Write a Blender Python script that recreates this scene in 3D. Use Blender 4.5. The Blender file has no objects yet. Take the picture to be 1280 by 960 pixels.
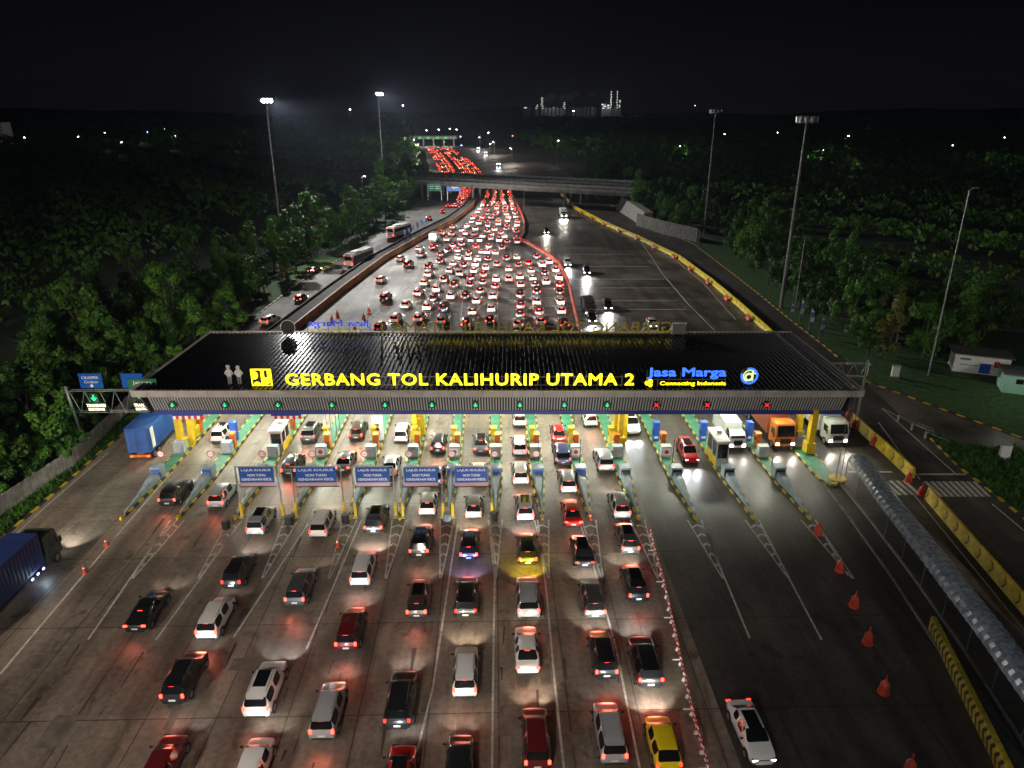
import bpy, bmesh, math, random
from mathutils import Vector, Matrix
R=random.Random(7)
S=bpy.context.scene; C=S.collection
rad=math.radians
# ---------------------------------------------------------------- camera
F=890.0; YH=138.0; VX=617.0; H=37.0
PIT=math.atan((480-YH)/F); PSI=math.atan((VX-640)*math.cos(PIT)/F)
def g(x,y,z=0.0):
    """where the sight line of a photo pixel meets height z"""
    a=(x-640)/F; b=(480-y)/F
    fy=math.cos(PIT)+b*math.sin(PIT); fz=-math.sin(PIT)+b*math.cos(PIT)
    c,s=math.cos(PSI),math.sin(PSI)
    X=a*c-fy*s; Y=a*s+fy*c
    t=(z-H)/fz
    return (X*t,Y*t)
def height_at(X,Y,py):
    """height of a thing standing at X,Y whose top shows at photo row py"""
    c,s=math.cos(PSI),math.sin(PSI)
    d=-X*s+Y*c; k=(480-py)/F
    # ((z-H)*cosP + d*sinP) = k*(d*cosP-(z-H)*sinP)
    q=d*(k*math.cos(PIT)-math.sin(PIT))/(math.cos(PIT)+k*math.sin(PIT))
    return H+q
cd=bpy.data.cameras.new('camera'); cam=bpy.data.objects.new('camera',cd); C.objects.link(cam)
cam.location=(0,0,H); cam.rotation_euler=(math.pi/2-PIT,0,PSI)
cd.sensor_width=36; cd.lens=36*F/1280; cd.clip_start=0.5; cd.clip_end=12000
S.camera=cam
# ---------------------------------------------------------------- world
w=bpy.data.worlds.new('World'); S.world=w; w.use_nodes=True
nt=w.node_tree; bg=nt.nodes['Background']
tc=nt.nodes.new('ShaderNodeTexCoord'); sp=nt.nodes.new('ShaderNodeSeparateXYZ'); cr=nt.nodes.new('ShaderNodeValToRGB')
nt.links.new(tc.outputs['Generated'],sp.inputs[0]); nt.links.new(sp.outputs['Z'],cr.inputs[0]); nt.links.new(cr.outputs[0],bg.inputs[0])
e=cr.color_ramp.elements
e[0].position=0.0; e[0].color=(.0038,.0028,.0038,1)
e[1].position=.16; e[1].color=(.0007,.0007,.0012,1)
bg.inputs[1].default_value=1.0
S.view_settings.view_transform='Standard'; S.view_settings.look='None'
S.view_settings.exposure=0.0; S.view_settings.gamma=1
S.cycles.use_denoising=True
S.cycles.use_light_tree=True
S.cycles.max_bounces=5; S.cycles.diffuse_bounces=2; S.cycles.glossy_bounces=3; S.cycles.transmission_bounces=2
S.cycles.sample_clamp_indirect=3.0; S.cycles.caustics_reflective=False; S.cycles.caustics_refractive=False
# lamp powers (watts)
P_CANOPY=375; P_MAST=220000; P_MAST_NEAR=66000; P_HEAD=400; P_HEAD_Q=1150
# ---------------------------------------------------------------- helpers
def lamp(name,kind,loc,power,color=(1,1,1),aim=None,size=.1,angle=60,blend=.6,parent=None):
    d=bpy.data.lights.new(name,kind); d.energy=power; d.color=color
    if kind=='SPOT': d.spot_size=rad(angle); d.spot_blend=blend; d.shadow_soft_size=size
    elif kind=='POINT': d.shadow_soft_size=size
    elif kind=='AREA': d.shape='RECTANGLE'; d.size=size; d.size_y=.3
    o=bpy.data.objects.new(name,d); C.objects.link(o); o.location=loc
    if aim is not None:
        v=Vector(aim)-Vector(loc); o.rotation_euler=v.to_track_quat('-Z','Y').to_euler()
    if parent: o.parent=parent
    return o
class MB:
    def __init__(s): s.v=[];s.f=[];s.m=[];s.sm=[]
    def face(s,pts,m=0,smooth=False):
        n=len(s.v); s.v+= [tuple(p) for p in pts]; s.f.append(tuple(range(n,n+len(pts)))); s.m.append(m); s.sm.append(smooth)
    def idx(s,verts,faces,m=0,smooth=False):
        n=len(s.v); s.v+=[tuple(p) for p in verts]
        for f in faces: s.f.append(tuple(n+i for i in f)); s.m.append(m); s.sm.append(smooth)
    def box(s,cx,cy,cz,sx,sy,sz,m=0,rz=0,taper=1.0):
        """cz is the bottom"""
        c,q=math.cos(rz),math.sin(rz); vs=[]
        for k,t in ((0,1.0),(1,taper)):
            for dx,dy in ((-1,-1),(1,-1),(1,1),(-1,1)):
                x=dx*sx/2*t; y=dy*sy/2*t
                vs.append((cx+x*c-y*q,cy+x*q+y*c,cz+k*sz))
        s.idx(vs,[(0,3,2,1),(4,5,6,7),(0,1,5,4),(1,2,6,5),(2,3,7,6),(3,0,4,7)],m)
    def prism(s,poly,z0,z1,m=0):
        n=len(poly); vs=[(x,y,z0) for x,y in poly]+[(x,y,z1) for x,y in poly]
        s.idx(vs,[tuple(range(n))[::-1],tuple(range(n,2*n))]+[(i,(i+1)%n,n+(i+1)%n,n+i) for i in range(n)],m)
    def extr(s,poly,x0,x1,m=0):
        """polygon in y,z pushed along x"""
        n=len(poly); vs=[(x0,y,z) for y,z in poly]+[(x1,y,z) for y,z in poly]
        s.idx(vs,[tuple(range(n)),tuple(range(n,2*n))[::-1]]+[((i+1)%n,i,n+i,n+(i+1)%n) for i in range(n)],m)
    def extry(s,poly,y0,y1,m=0):
        """polygon in x,z pushed along y"""
        n=len(poly); vs=[(x,y0,z) for x,z in poly]+[(x,y1,z) for x,z in poly]
        s.idx(vs,[tuple(range(n)),tuple(range(n,2*n))[::-1]]+[((i+1)%n,i,n+i,n+(i+1)%n) for i in range(n)],m)
    def tube(s,p0,p1,r0,r1=None,n=8,m=0,smooth=True):
        r1=r0 if r1 is None else r1
        a=Vector(p0); b=Vector(p1); d=(b-a)
        if d.length<1e-6: return
        d.normalize(); u=d.orthogonal().normalized(); w_=d.cross(u)
        vs=[]
        for p,r in ((a,r0),(b,r1)):
            for i in range(n):
                t=2*math.pi*i/n; vs.append(p+u*math.cos(t)*r+w_*math.sin(t)*r)
        s.idx(vs,[(i,(i+1)%n,n+(i+1)%n,n+i) for i in range(n)],m,smooth)
        s.idx(vs[:n],[tuple(range(n))[::-1]],m); s.idx(vs[n:],[tuple(range(n))],m)
    def ball(s,c,r,m=0,nu=10,nv=6,sx=1,sy=1,sz=1):
        vs=[];fs=[]
        for j in range(nv+1):
            ph=math.pi*j/nv
            for i in range(nu):
                th=2*math.pi*i/nu
                vs.append((c[0]+r*sx*math.sin(ph)*math.cos(th),c[1]+r*sy*math.sin(ph)*math.sin(th),c[2]+r*sz*math.cos(ph)))
        for j in range(nv):
            for i in range(nu): fs.append((j*nu+i,(j+1)*nu+i,(j+1)*nu+(i+1)%nu,j*nu+(i+1)%nu))
        s.idx(vs,fs,m,True)
    def build(s,name,mats,parent=None,bevel=0,loc=None):
        me=bpy.data.meshes.new(name); me.from_pydata(s.v,[],s.f)
        for m in (mats if isinstance(mats,(list,tuple)) else [mats]): me.materials.append(m)
        me.polygons.foreach_set('material_index',s.m); me.polygons.foreach_set('use_smooth',s.sm)
        if bevel:
            bm=bmesh.new(); bm.from_mesh(me); bmesh.ops.remove_doubles(bm,verts=bm.verts,dist=1e-4)
            ed=[x for x in bm.edges if len(x.link_faces)==2 and x.calc_face_angle(0)>.5]
            bmesh.ops.bevel(bm,geom=ed,offset=bevel,segments=2,affect='EDGES',clamp_overlap=True)
            bm.to_mesh(me); bm.free()
        me.update()
        o=bpy.data.objects.new(name,me); C.objects.link(o)
        if parent: o.parent=parent
        if loc: o.location=loc
        return o
def tag(o,label=None,cat=None,group=None,kind=None):
    if label: o['label']=label
    if cat: o['category']=cat
    if group: o['group']=group
    if kind: o['kind']=kind
    return o
def thing(name,label,cat,loc=(0,0,0),rz=0,group=None):
    o=bpy.data.objects.new(name,None); C.objects.link(o); o.location=loc; o.rotation_euler=(0,0,rz)
    o.empty_display_size=.3
    return tag(o,label,cat,group)
KIDS={}
def kids(o): return list(o.children)
def dup(o,loc=None,rz=None,label=None,group=None,parent=None):
    c=o.copy(); C.objects.link(c)
    if parent: c.parent=parent
    if loc is not None: c.location=loc
    if rz is not None: c.rotation_euler=(0,0,rz)
    if label: c['label']=label
    if group: c['group']=group
    for k in list(o.children): dup(k,parent=c)
    return c
# ---------------------------------------------------------------- materials
def mat(name,col,rough=.6,metal=0,emit=None,es=0,noise=None,bump=0,spec=.5,coat=0):
    """noise=(scale, darker factor, lighter factor)"""
    m=bpy.data.materials.new(name); m.use_nodes=True; t=m.node_tree; b=t.nodes['Principled BSDF']
    b.inputs['Base Color'].default_value=(*col,1); b.inputs['Roughness'].default_value=rough; b.inputs['Metallic'].default_value=metal
    b.inputs['Specular IOR Level'].default_value=spec; b.inputs['Coat Weight'].default_value=coat
    if emit: b.inputs['Emission Color'].default_value=(*emit,1); b.inputs['Emission Strength'].default_value=es
    if noise:
        co=t.nodes.new('ShaderNodeTexCoord'); n=t.nodes.new('ShaderNodeTexNoise'); n.inputs['Scale'].default_value=noise[0]; n.inputs['Detail'].default_value=6
        r=t.nodes.new('ShaderNodeValToRGB'); t.links.new(co.outputs['Object'],n.inputs['Vector']); t.links.new(n.outputs['Fac'],r.inputs[0]); t.links.new(r.outputs[0],b.inputs['Base Color'])
        q=r.color_ramp.elements; q[0].position=.32; q[0].color=(*[c*noise[1] for c in col],1); q[1].position=.7; q[1].color=(*[min(1,c*noise[2]) for c in col],1)
        if bump:
            bp=t.nodes.new('ShaderNodeBump'); bp.inputs['Strength'].default_value=bump; bp.inputs['Distance'].default_value=.05
            t.links.new(n.outputs['Fac'],bp.inputs['Height']); t.links.new(bp.outputs[0],b.inputs['Normal'])
    return m
def pavement(name,colA,colB,slabx,slaby,r0,r1,joint=.38,seed=0.0):
    """worn slab pavement: joints, long tyre-darkened lanes, blotches, damp sheen that varies"""
    m=bpy.data.materials.new(name); m.use_nodes=True; t=m.node_tree; b=t.nodes['Principled BSDF']; N=t.nodes.new; L=t.links.new
    co=N('ShaderNodeTexCoord'); 
    def noise(scale,detail,sx=1,sy=1,off=0):
        mp=N('ShaderNodeMapping'); mp.inputs['Scale'].default_value=(sx,sy,1); mp.inputs['Location'].default_value=(off+seed,off*1.7,0)
        n=N('ShaderNodeTexNoise'); n.inputs['Scale'].default_value=scale; n.inputs['Detail'].default_value=detail; n.inputs['Roughness'].default_value=.62
        L(co.outputs['Object'],mp.inputs[0]); L(mp.outputs[0],n.inputs['Vector']); return n.outputs['Fac']
    def ramp(src,p0,c0,p1,c1):
        r=N('ShaderNodeValToRGB'); L(src,r.inputs[0]); e=r.color_ramp.elements
        e[0].position=p0; e[0].color=(*c0,1); e[1].position=p1; e[1].color=(*c1,1); return r.outputs[0]
    def mul(a,bb,f=1.0):
        x=N('ShaderNodeMix'); x.data_type='RGBA'; x.blend_type='MULTIPLY'; x.inputs[0].default_value=f
        L(a,x.inputs[6]); L(bb,x.inputs[7]); return x.outputs[2]
    base=ramp(noise(.11,7),.35,colA,.66,colB)
    streak=ramp(noise(.55,5,1,.055,3),.34,(.50,.48,.46),.60,(1,1,1))
    fine=ramp(noise(2.4,8,1,1,9),.3,(.62,.60,.58),.7,(1.14,1.12,1.10))
    spots=ramp(noise(.55,5,1,.6,17),.34,(.38,.36,.34),.42,(1,1,1))
    # slab to slab tone
    br=N('ShaderNodeTexBrick'); br.offset=0; br.inputs['Scale'].default_value=1; br.inputs['Brick Width'].default_value=slabx; br.inputs['Row Height'].default_value=slaby
    br.inputs['Mortar Size'].default_value=.06; br.inputs['Mortar Smooth'].default_value=.3
    br.inputs['Color1'].default_value=(.84,.84,.85,1); br.inputs['Color2'].default_value=(1.06,1.05,1.03,1); br.inputs['Mortar'].default_value=(joint,joint,joint,1)
    L(co.outputs['Object'],br.inputs['Vector'])
    c=mul(base,streak); c=mul(c,fine); c=mul(c,spots,.8); c=mul(c,br.outputs['Color'])
    L(c,b.inputs['Base Color'])
    rr=ramp(noise(.09,5,1,.5,31),.36,(r0,)*3,.68,(r1,)*3)
    L(rr,b.inputs['Roughness'])
    bp=N('ShaderNodeBump'); bp.inputs['Strength'].default_value=.25; bp.inputs['Distance'].default_value=.02
    L(noise(5,6,1,1,5),bp.inputs['Height']); L(bp.outputs[0],b.inputs['Normal'])
    return m
M={}
M['concrete']=pavement('plaza_concrete',(.165,.138,.112),(.34,.29,.235),4.6,9.0,.34,.66)
M['conc_far']=pavement('queue_concrete',(.16,.152,.142),(.31,.295,.27),5.0,12.0,.5,.78,seed=40)
M['asphalt']=pavement('damp_asphalt',(.075,.066,.056),(.24,.212,.18),60,14,.34,.6,joint=.8,seed=11)
M['asphalt_side']=pavement('brown_asphalt',(.045,.040,.034),(.115,.10,.083),40,26,.6,.85,joint=.8,seed=23)
M['paint']=mat('white_road_paint',(.62,.60,.55),.55,noise=(3.0,.55,1.1))
M['earth']=mat('dark_grassland',(.018,.036,.008),.95,noise=(.25,.45,1.5),bump=.6)
M['grass']=mat('verge_grass',(.028,.085,.010),.9,noise=(1.3,.5,1.5),bump=.8)
M['kerby']=mat('kerb_yellow',(.62,.44,.03),.6,noise=(2.5,.55,1.1)); M['kerbk']=mat('kerb_black',(.025,.024,.022),.6,noise=(3,.6,1.6))
M['conc']=mat('cast_concrete',(.34,.325,.30),.75,noise=(1.2,.62,1.15),bump=.3)
M['bridge']=mat('bridge_concrete',(.13,.12,.11),.8,noise=(.5,.6,1.3))
M['concd']=mat('weathered_concrete',(.20,.185,.165),.8,noise=(.9,.5,1.2),bump=.3)
M['steel']=mat('galvanised_steel',(.42,.43,.44),.42,metal=.75,noise=(3,.75,1.1))
M['steeld']=mat('dull_steel',(.20,.20,.20),.5,metal=.5,noise=(3,.7,1.2))
M['black']=mat('matt_black',(.012,.012,.013),.5)
M['rubber']=mat('tyre_rubber',(.014,.014,.014),.8)
M['rim']=mat('alloy_rim',(.5,.5,.52),.3,metal=.9)
M['roof']=mat('dark_roof_sheet',(.0012,.0013,.0015),.19,noise=(.35,.6,1.5),spec=.16)
M['gutter']=mat('gutter_panel',(.36,.33,.31),.5,noise=(.6,.75,1.1))
M['slat']=mat('slat_aluminium',(.52,.50,.52),.42,metal=.3); M['slatback']=mat('slat_backing',(.03,.03,.035),.7)
M['navy']=mat('navy_trim',(.015,.03,.22),.45)
M['soffit']=mat('soffit_white',(.7,.7,.68),.6)
M['yellow']=mat('yellow_paint',(.72,.50,.02),.45,noise=(1.5,.75,1.05)); M['orange']=mat('orange_plastic',(.75,.17,.02),.4,noise=(3,.7,1.1))
M['redorange']=mat('red_orange_plastic',(.70,.075,.03),.45,noise=(3,.6,1.1))
M['blue']=mat('blue_panel',(.02,.10,.52),.4); M['signblue']=mat('sign_blue',(.004,.075,.36),.4); M['signtext']=mat('sign_text',(.62,.68,.74),.5)
M['signgreen']=mat('sign_green',(.01,.13,.06),.45)
M['mint']=mat('green_deck',(.04,.20,.115),.55,noise=(1.4,.6,1.15))
M['greybox']=mat('blue_grey_paint',(.30,.37,.43),.45,noise=(1.5,.75,1.1))
M['greyblk']=mat('grey_paint',(.40,.42,.42),.5,noise=(1.5,.75,1.1))
M['white']=mat('white_paint',(.78,.78,.76),.4); M['cream']=mat('pale_pink_panel',(.66,.52,.44),.5,noise=(1,.85,1.05))
M['red']=mat('red_paint',(.55,.02,.015),.4)
M['glass']=mat('tinted_glass',(.008,.009,.010),.08,spec=.8)
M['chrome']=mat('chrome',(.6,.6,.6),.15,metal=1)
M['plate']=mat('number_plate',(.7,.7,.68),.5)
M['e_tail']=mat('tail_lamp_lit',(.4,.01,.01),.3,emit=(1,.035,.02),es=12)
M['e_tailq']=mat('brake_lamp_lit',(.4,.01,.01),.3,emit=(1,.055,.03),es=11)
M['e_taildim']=mat('tail_lamp_dim',(.35,.01,.01),.25,emit=(1,.04,.02),es=3.2)
M['e_amber']=mat('indicator_lit',(.5,.2,.02),.3,emit=(1,.35,.04),es=10)
M['e_head']=mat('headlamp_lit',(.8,.8,.8),.2,emit=(1,.95,.85),es=28)
M['e_flood']=mat('flood_lamp_lit',(.8,.8,.8),.2,emit=(.85,.93,1),es=2500)
M['e_tube']=mat('soffit_lamp_lit',(.8,.8,.8),.3,emit=(.93,1,.92),es=12)
M['e_letter']=mat('letter_face_yellow',(.6,.5,.02),.4,emit=(1,.82,.008),es=2.2)
M['e_letterb']=mat('letter_face_blue',(.02,.1,.5),.4,emit=(.045,.18,1),es=1.5)
M['e_letterw']=mat('logo_face_pale',(.6,.7,.5),.4,emit=(.75,.95,.35),es=.95)
M['letter_side']=mat('letter_return_dark',(.10,.085,.01),.4)
M['e_green']=mat('signal_green_lit',(.02,.5,.2),.4,emit=(.01,1,.26),es=1.0)
M['e_red']=mat('signal_red_lit',(.5,.02,.02),.4,emit=(1,.03,.02),es=1.3)
M['e_led']=mat('message_led_lit',(.5,.5,.4),.4,emit=(1,.92,.62),es=3.0)
M['e_bluecool']=mat('blue_marker_lit',(.1,.1,.5),.4,emit=(.25,.3,1),es=14)
M['e_town']=mat('town_lamp_lit',(.8,.8,.8),.3,emit=(.9,.95,1),es=60)
M['e_plant']=mat('plant_lamp_lit',(.8,.8,.8),.3,emit=(1,.95,.85),es=.6)
def leafmat(name,a,b_):
    m=bpy.data.materials.new(name); m.use_nodes=True; t=m.node_tree; b=t.nodes['Principled BSDF']; N=t.nodes.new
    co=N('ShaderNodeTexCoord'); n=N('ShaderNodeTexNoise'); n.inputs['Scale'].default_value=.9; n.inputs['Detail'].default_value=5
    oi=N('ShaderNodeObjectInfo'); r=N('ShaderNodeValToRGB'); mx=N('ShaderNodeMath'); mx.operation='MULTIPLY_ADD'; mx.inputs[1].default_value=.35
    t.links.new(co.outputs['Object'],n.inputs['Vector']); t.links.new(oi.outputs['Random'],mx.inputs[0])
    ad=N('ShaderNodeMath'); ad.operation='SUBTRACT'; ad.inputs[1].default_value=.17; t.links.new(n.outputs['Fac'],ad.inputs[0]); t.links.new(ad.outputs[0],mx.inputs[2])
    t.links.new(mx.outputs[0],r.inputs[0]); e=r.color_ramp.elements; e[0].position=.3; e[0].color=(*a,1); e[1].position=.72; e[1].color=(*b_,1)
    t.links.new(r.outputs[0],b.inputs['Base Color']); b.inputs['Roughness'].default_value=.65
    tr=N('ShaderNodeBsdfTranslucent'); ms=N('ShaderNodeMixShader'); ms.inputs[0].default_value=.25
    t.links.new(r.outputs[0],tr.inputs[0]); t.links.new(b.outputs[0],ms.inputs[1]); t.links.new(tr.outputs[0],ms.inputs[2])
    t.links.new(ms.outputs[0],t.nodes['Material Output'].inputs[0]); return m
M['leaf']=leafmat('broad_leaf',(.016,.062,.006),(.085,.235,.016)); M['leafy']=leafmat('yellow_green_leaf',(.06,.09,.014),(.20,.22,.03))
M['bark']=mat('bark',(.10,.075,.05),.9,noise=(4,.5,1.3))
# ================================================================ GROUND
def strip(name,left,right,z,m,y0=None,n=None):
    """sheet between two world polylines with the same number of points"""
    b=MB(); L=[(x,y,z) for x,y in left]+[(x,y,z) for x,y in right]; k=len(left)
    b.idx(L,[(i,k+i,k+i+1,i+1) for i in range(k-1)],0)
    o=b.build(name,m); tag(o,kind='structure'); return o
def resample(pl,ys):
    out=[]
    for y in ys:
        for i in range(len(pl)-1):
            (x0,y0),(x1,y1)=pl[i],pl[i+1]
            if y0<=y<=y1 or (i==0 and y<y0) or (i==len(pl)-2 and y>y1):
                t=(y-y0)/(y1-y0); out.append((x0+(x1-x0)*t,y)); break
    return out
def PX(*pts): return [g(*p) for p in pts]
def along(pl,step,closed=False):
    """points every `step` metres with heading (angle of travel from +Y, Blender z-rotation)"""
    out=[]; acc=0; 
    for i in range(len(pl)-1):
        a=Vector(pl[i][:2]); b=Vector(pl[i+1][:2]); L=(b-a).length; d=(b-a)/L
        while acc<=L:
            p=a+d*acc; out.append((p.x,p.y,math.atan2(-d.x,d.y))); acc+=step
        acc-=L
    return out
b=MB(); 
# broad ground: fine near, coarse far, gently rolling away from the road
def gz(x,y):
    d=max(0,abs(x+ (y-300)*.05)-75-(y>300)*40)
    return -.06+min(1,d/160)*(2.2*math.sin(x*.013+1)*math.cos(y*.011)+2.2) 
xs=[-6000,-3500,-2000,-1200,-800]+[-600+i*20 for i in range(61)]+[800,1200,2000,3500,6000]
ys=[-300,-100]+[i*20 for i in range(0,46)]+[1000,1200,1500,2000,3000,4500,7000]
vs=[(x,y,gz(x,y) if y<900 else -.06) for y in ys for x in xs]; nx=len(xs)
b.idx(vs,[(j*nx+i,j*nx+i+1,(j+1)*nx+i+1,(j+1)*nx+i) for j in range(len(ys)-1) for i in range(nx-1)],0,True)
tag(b.build('ground',M['earth']),kind='structure')
LK=[g(0,676)]+PX((10,667),(84,603),(131,561),(148,548))           # left kerb near
LKf=PX((303,408),(338,381),(374,353),(413,331),(452,308),(480,289),(520,258),(540,240),(541,225))
leftk=[(LK[0][0]-1.0,5)]+LK+LKf
MEDL=PX((300,470),(375,409),(430,364),(480,326),(530,297),(570,276),(590,260),(597,248),(598,235),(594,224))    # big median wall (crest line on ground)
RK=PX((1045,445),(1030,432),(987,399),(950,369),(912,339),(867,305),(820,283),(775,262),(750,250),(735,238),(725,226)) # right kerb, far part
RK2=PX((1280,549),(1156,504),(1085,478))
RK3=PX((1330,690),(1280,644),(1250,624),(1197,583),(1164,549))
YB=PX((1290,775),(1280,760),(1060,515))
OB=PX((725,415),(721,399),(717,382),(711,355),(700,332),(682,318),(660,305),(648,300),(655,290),(656,280),(652,268),(647,258),(641,246),(638,236))
RB=PX((975,432),(958,415),(925,385),(890,355),(850,325),(800,300),(760,283),(720,262),(704,246),(698,236)) # yellow far barrier
ys=[5,15,25,35,45,55,65,75,85,95,105,120,140,160,180,200,220,240,260,280,300,330]
Lf=resample(sorted(leftk,key=lambda p:p[1]),ys)
Rn=[g(1040,605)]; 
Rr=resample([(82,5),(78,40),(70,60)]+sorted(RK,key=lambda p:p[1])[:],ys)
strip('plaza_pavement',Lf,Rr,0.0,M['concrete'])
# concrete beyond the canopy (queue) slightly cleaner sheet
ysq=[97,105,120,135,150,165,180,200,220,240,260,280,300,330]
Lq=resample(sorted(MEDL,key=lambda p:p[1]),ysq); Rq=resample([(14,90)]+sorted(OB,key=lambda p:p[1]),ysq)
strip('queue_pavement',Lq,Rq,0.004,M['conc_far'])
Rr2=resample(sorted(RB,key=lambda p:p[1]),ysq); Ro=[(a[0]+.3,a[1]) for a in Rq]
strip('opposite_carriageway',Ro,[(a[0],a[1]) for a in Rr2],0.008,M['asphalt'])
# opposite-direction plaza (right lanes), its weak lighting put into a darker concrete colour
strip('exit_lanes_pavement',[(15.2,5),(14.6,30),(14.6,62),(17,97)],[(40.5,5),(40.0,30),(39.0,62),(40,97)],0.004,pavement('exit_concrete_shaded',(.05,.044,.038),(.12,.105,.088),4.6,9,.40,.62,seed=77))
# side road on the right, brown asphalt
def xr(pl,y): return resample(sorted(pl,key=lambda p:p[1]),[y])[0][0]
yr=[5,20,35,50,60,70,80,90,100,110,125,140,160,180,200,230,260,290,330]
sl=[]; 
for y in yr:
    if y<=95: sl.append((40.6+ (0 if y<62 else (y-62)*.02),y))
    else: sl.append((xr([(41.5,95)]+RB,y),y))
sr=[(xr([(80,0),(78,40),(70,66)]+RK,y),y) for y in yr]
strip('side_road',sl,sr,0.012,M['asphalt_side'])
# dark branch road at far right
strip('branch_road',[g(1085,482),g(1105,500),g(1160,552),g(1235,575),g(1330,640)],[g(1087,478),g(1130,494),g(1156,506),g(1280,551),g(1400,600)],0.016,M['asphalt'])
# left road sheet beyond the canopy
yl=[97,110,125,140,160,180,200,230,260,290,330]
strip('left_road',[(xr(leftk,y),y) for y in yl],[(xr(MEDL,y)-3.0,y) for y in yl],0.008,M['asphalt_side'])
# highway beyond the overpass
hl=PX((541,234),(530,222),(526,212),(522,200),(519,190),(515,182)); hr=PX((725,232),(712,216),(690,206),(655,198),(620,190),(590,182))
n=min(len(hl),len(hr)); strip('far_highway',hl[:n],hr[:n],0.016,M['asphalt_side'])
# grass verges (green, lit strip beside the roads)
GV=MB()
def verge(pl,off0,off1,z=.10,m=M['grass'],name='verge'):
    pts=along(pl,4.0); L=[];Rg=[]
    for x,y,a in pts:
        nx_,ny_=math.cos(a),math.sin(a)
        L.append((x+nx_*off0,y+ny_*off0)); Rg.append((x+nx_*off1,y+ny_*off1))
    strip(name,L,Rg,z,m)
lks=sorted(leftk,key=lambda p:p[1]); verge(lks,-7,-.28,name='left_verge')
rks=[(84,0),(80,30)]+sorted(RK3,key=lambda p:p[1])
b=MB(); poly=[g(1164,549),g(1197,583),g(1250,624),g(1330,690),g(1500,720),g(1400,625),g(1280,590),g(1240,578),g(1190,552),g(1172,543)]
b.prism([p for p in poly],-.04,.12); tag(b.build('grass_island',M['grass']),kind='structure')
b=MB(); poly=[g(1085,476),g(1130,491),g(1156,501),g(1280,546),g(1450,600),g(1600,560),g(1500,480),g(1280,430),g(1130,430),g(1045,436)]
b.prism(poly,-.04,.12); tag(b.build('right_lawn',M['grass']),kind='structure')
verge(sorted(RK,key=lambda p:p[1]),.3,9,name='right_verge')
# kerbs painted in yellow and black blocks
def kerb(name,pl,off=0,unit=1.0,w_=.28,h=.14,skip=False):
    b=MB(); pts=along(pl,unit)
    for i,(x,y,a) in enumerate(pts): b.box(x,y,0,w_,unit*.985,h,(i//1)%2,rz=a)
    return tag(b.build(name,[M['kerby'],M['kerbk']]),kind='structure')
kerb('left_kerb',lks,unit=1.25); kerb('right_kerb',sorted(RK,key=lambda p:p[1]),unit=1.3)
kerb('branch_kerb',[g(1085,478),g(1130,494),g(1156,504),g(1280,549),g(1350,575)],unit=1.15)
kerb('island_kerb',[g(1172,545),g(1164,549),g(1197,583),g(1250,624),g(1330,690)],unit=1.0)
# ---- painted markings
b=MB()
def line(p,q,w_=.15,z=.022,bb=None):
    bb=bb or b
    a=Vector(p[:2]); c=Vector(q[:2]); d=(c-a).normalized(); n_=Vector((-d.y,d.x))*w_/2
    bb.face([(a.x-n_.x,a.y-n_.y,z),(c.x-n_.x,c.y-n_.y,z),(c.x+n_.x,c.y+n_.y,z),(a.x+n_.x,a.y+n_.y,z)][::-1] if False else [(a.x+n_.x,a.y+n_.y,z),(a.x-n_.x,a.y-n_.y,z),(c.x-n_.x,c.y-n_.y,z),(c.x+n_.x,c.y+n_.y,z)])
def pline(*pts,w_=.15,z=.022):
    q=PX(*pts)
    for i in range(len(q)-1): line(q[i],q[i+1],w_,z)
pline((0,843),(150,665),(215,590),w_=.18)
pline((110,800),(196,675),(222,650)); pline((195,800),(290,668)); pline((292,797),(362,690),(385,655)); pline((383,812),(435,690),(452,650))
pline((516,962),(541,860),(565,700),(572,655)); pline((615,962),(617,800),(619,700),(612,650)); pline((705,962),(694,860),(683,740),(672,650))
pline((800,962),(770,810),(744,715),(724,650)); pline((937,798),(880,660)); pline((1027,800),(950,655)); pline((1022,655),(1060,720))
pline((0,672+14),(60,631),(135,566),w_=.14)
pline((1098,528),(1142,588),(1150,600)); pline((1142,618),(1290,800)); pline((1102,510),(1194,592)); pline((1240,630),(1290,672))
pline((1060,590),(1115,590),w_=.32); pline((1148,593),(1207,593),w_=.32)
pline((1102,510),(1125,522),(1168,541),w_=.13)
# zebra crossing bars
for i in range(6): 
    x0=1088+i*8.3; pline((x0,601),(x0+20.5,619),w_=.42)
for i in range(9):
    x0=1157+i*7.5; pline((x0,602),(x0+19.5,621),w_=.42)
# faded guard lines far: transverse lines on the exit carriageway + edge
for yy,xa,xb in ((310,700,752),(318,705,790),(333,710,815),(349,716,830),(360,718,838),(376,722,845),(387,722,858)):
    pline((xa,yy),(xb,yy),w_=.34)
pline((800,300),(830,345),(860,380),(895,415),w_=.26); pline((742,270),(820,305),(880,355),(920,400),w_=.22)
for yy in (361,372,383): pline((615,yy),(715,yy),w_=.22)
# lane dashes in queue
for k,(xa,xb) in enumerate(((504,452),(560,536),(590,575),(622,622),(655,668),(685,708))):
    pline((xa*.4+xb*.6,350),(xb,405),w_=.12)
# far lane lines on queue left
pline((450,408),(520,350),w_=.13)
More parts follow.
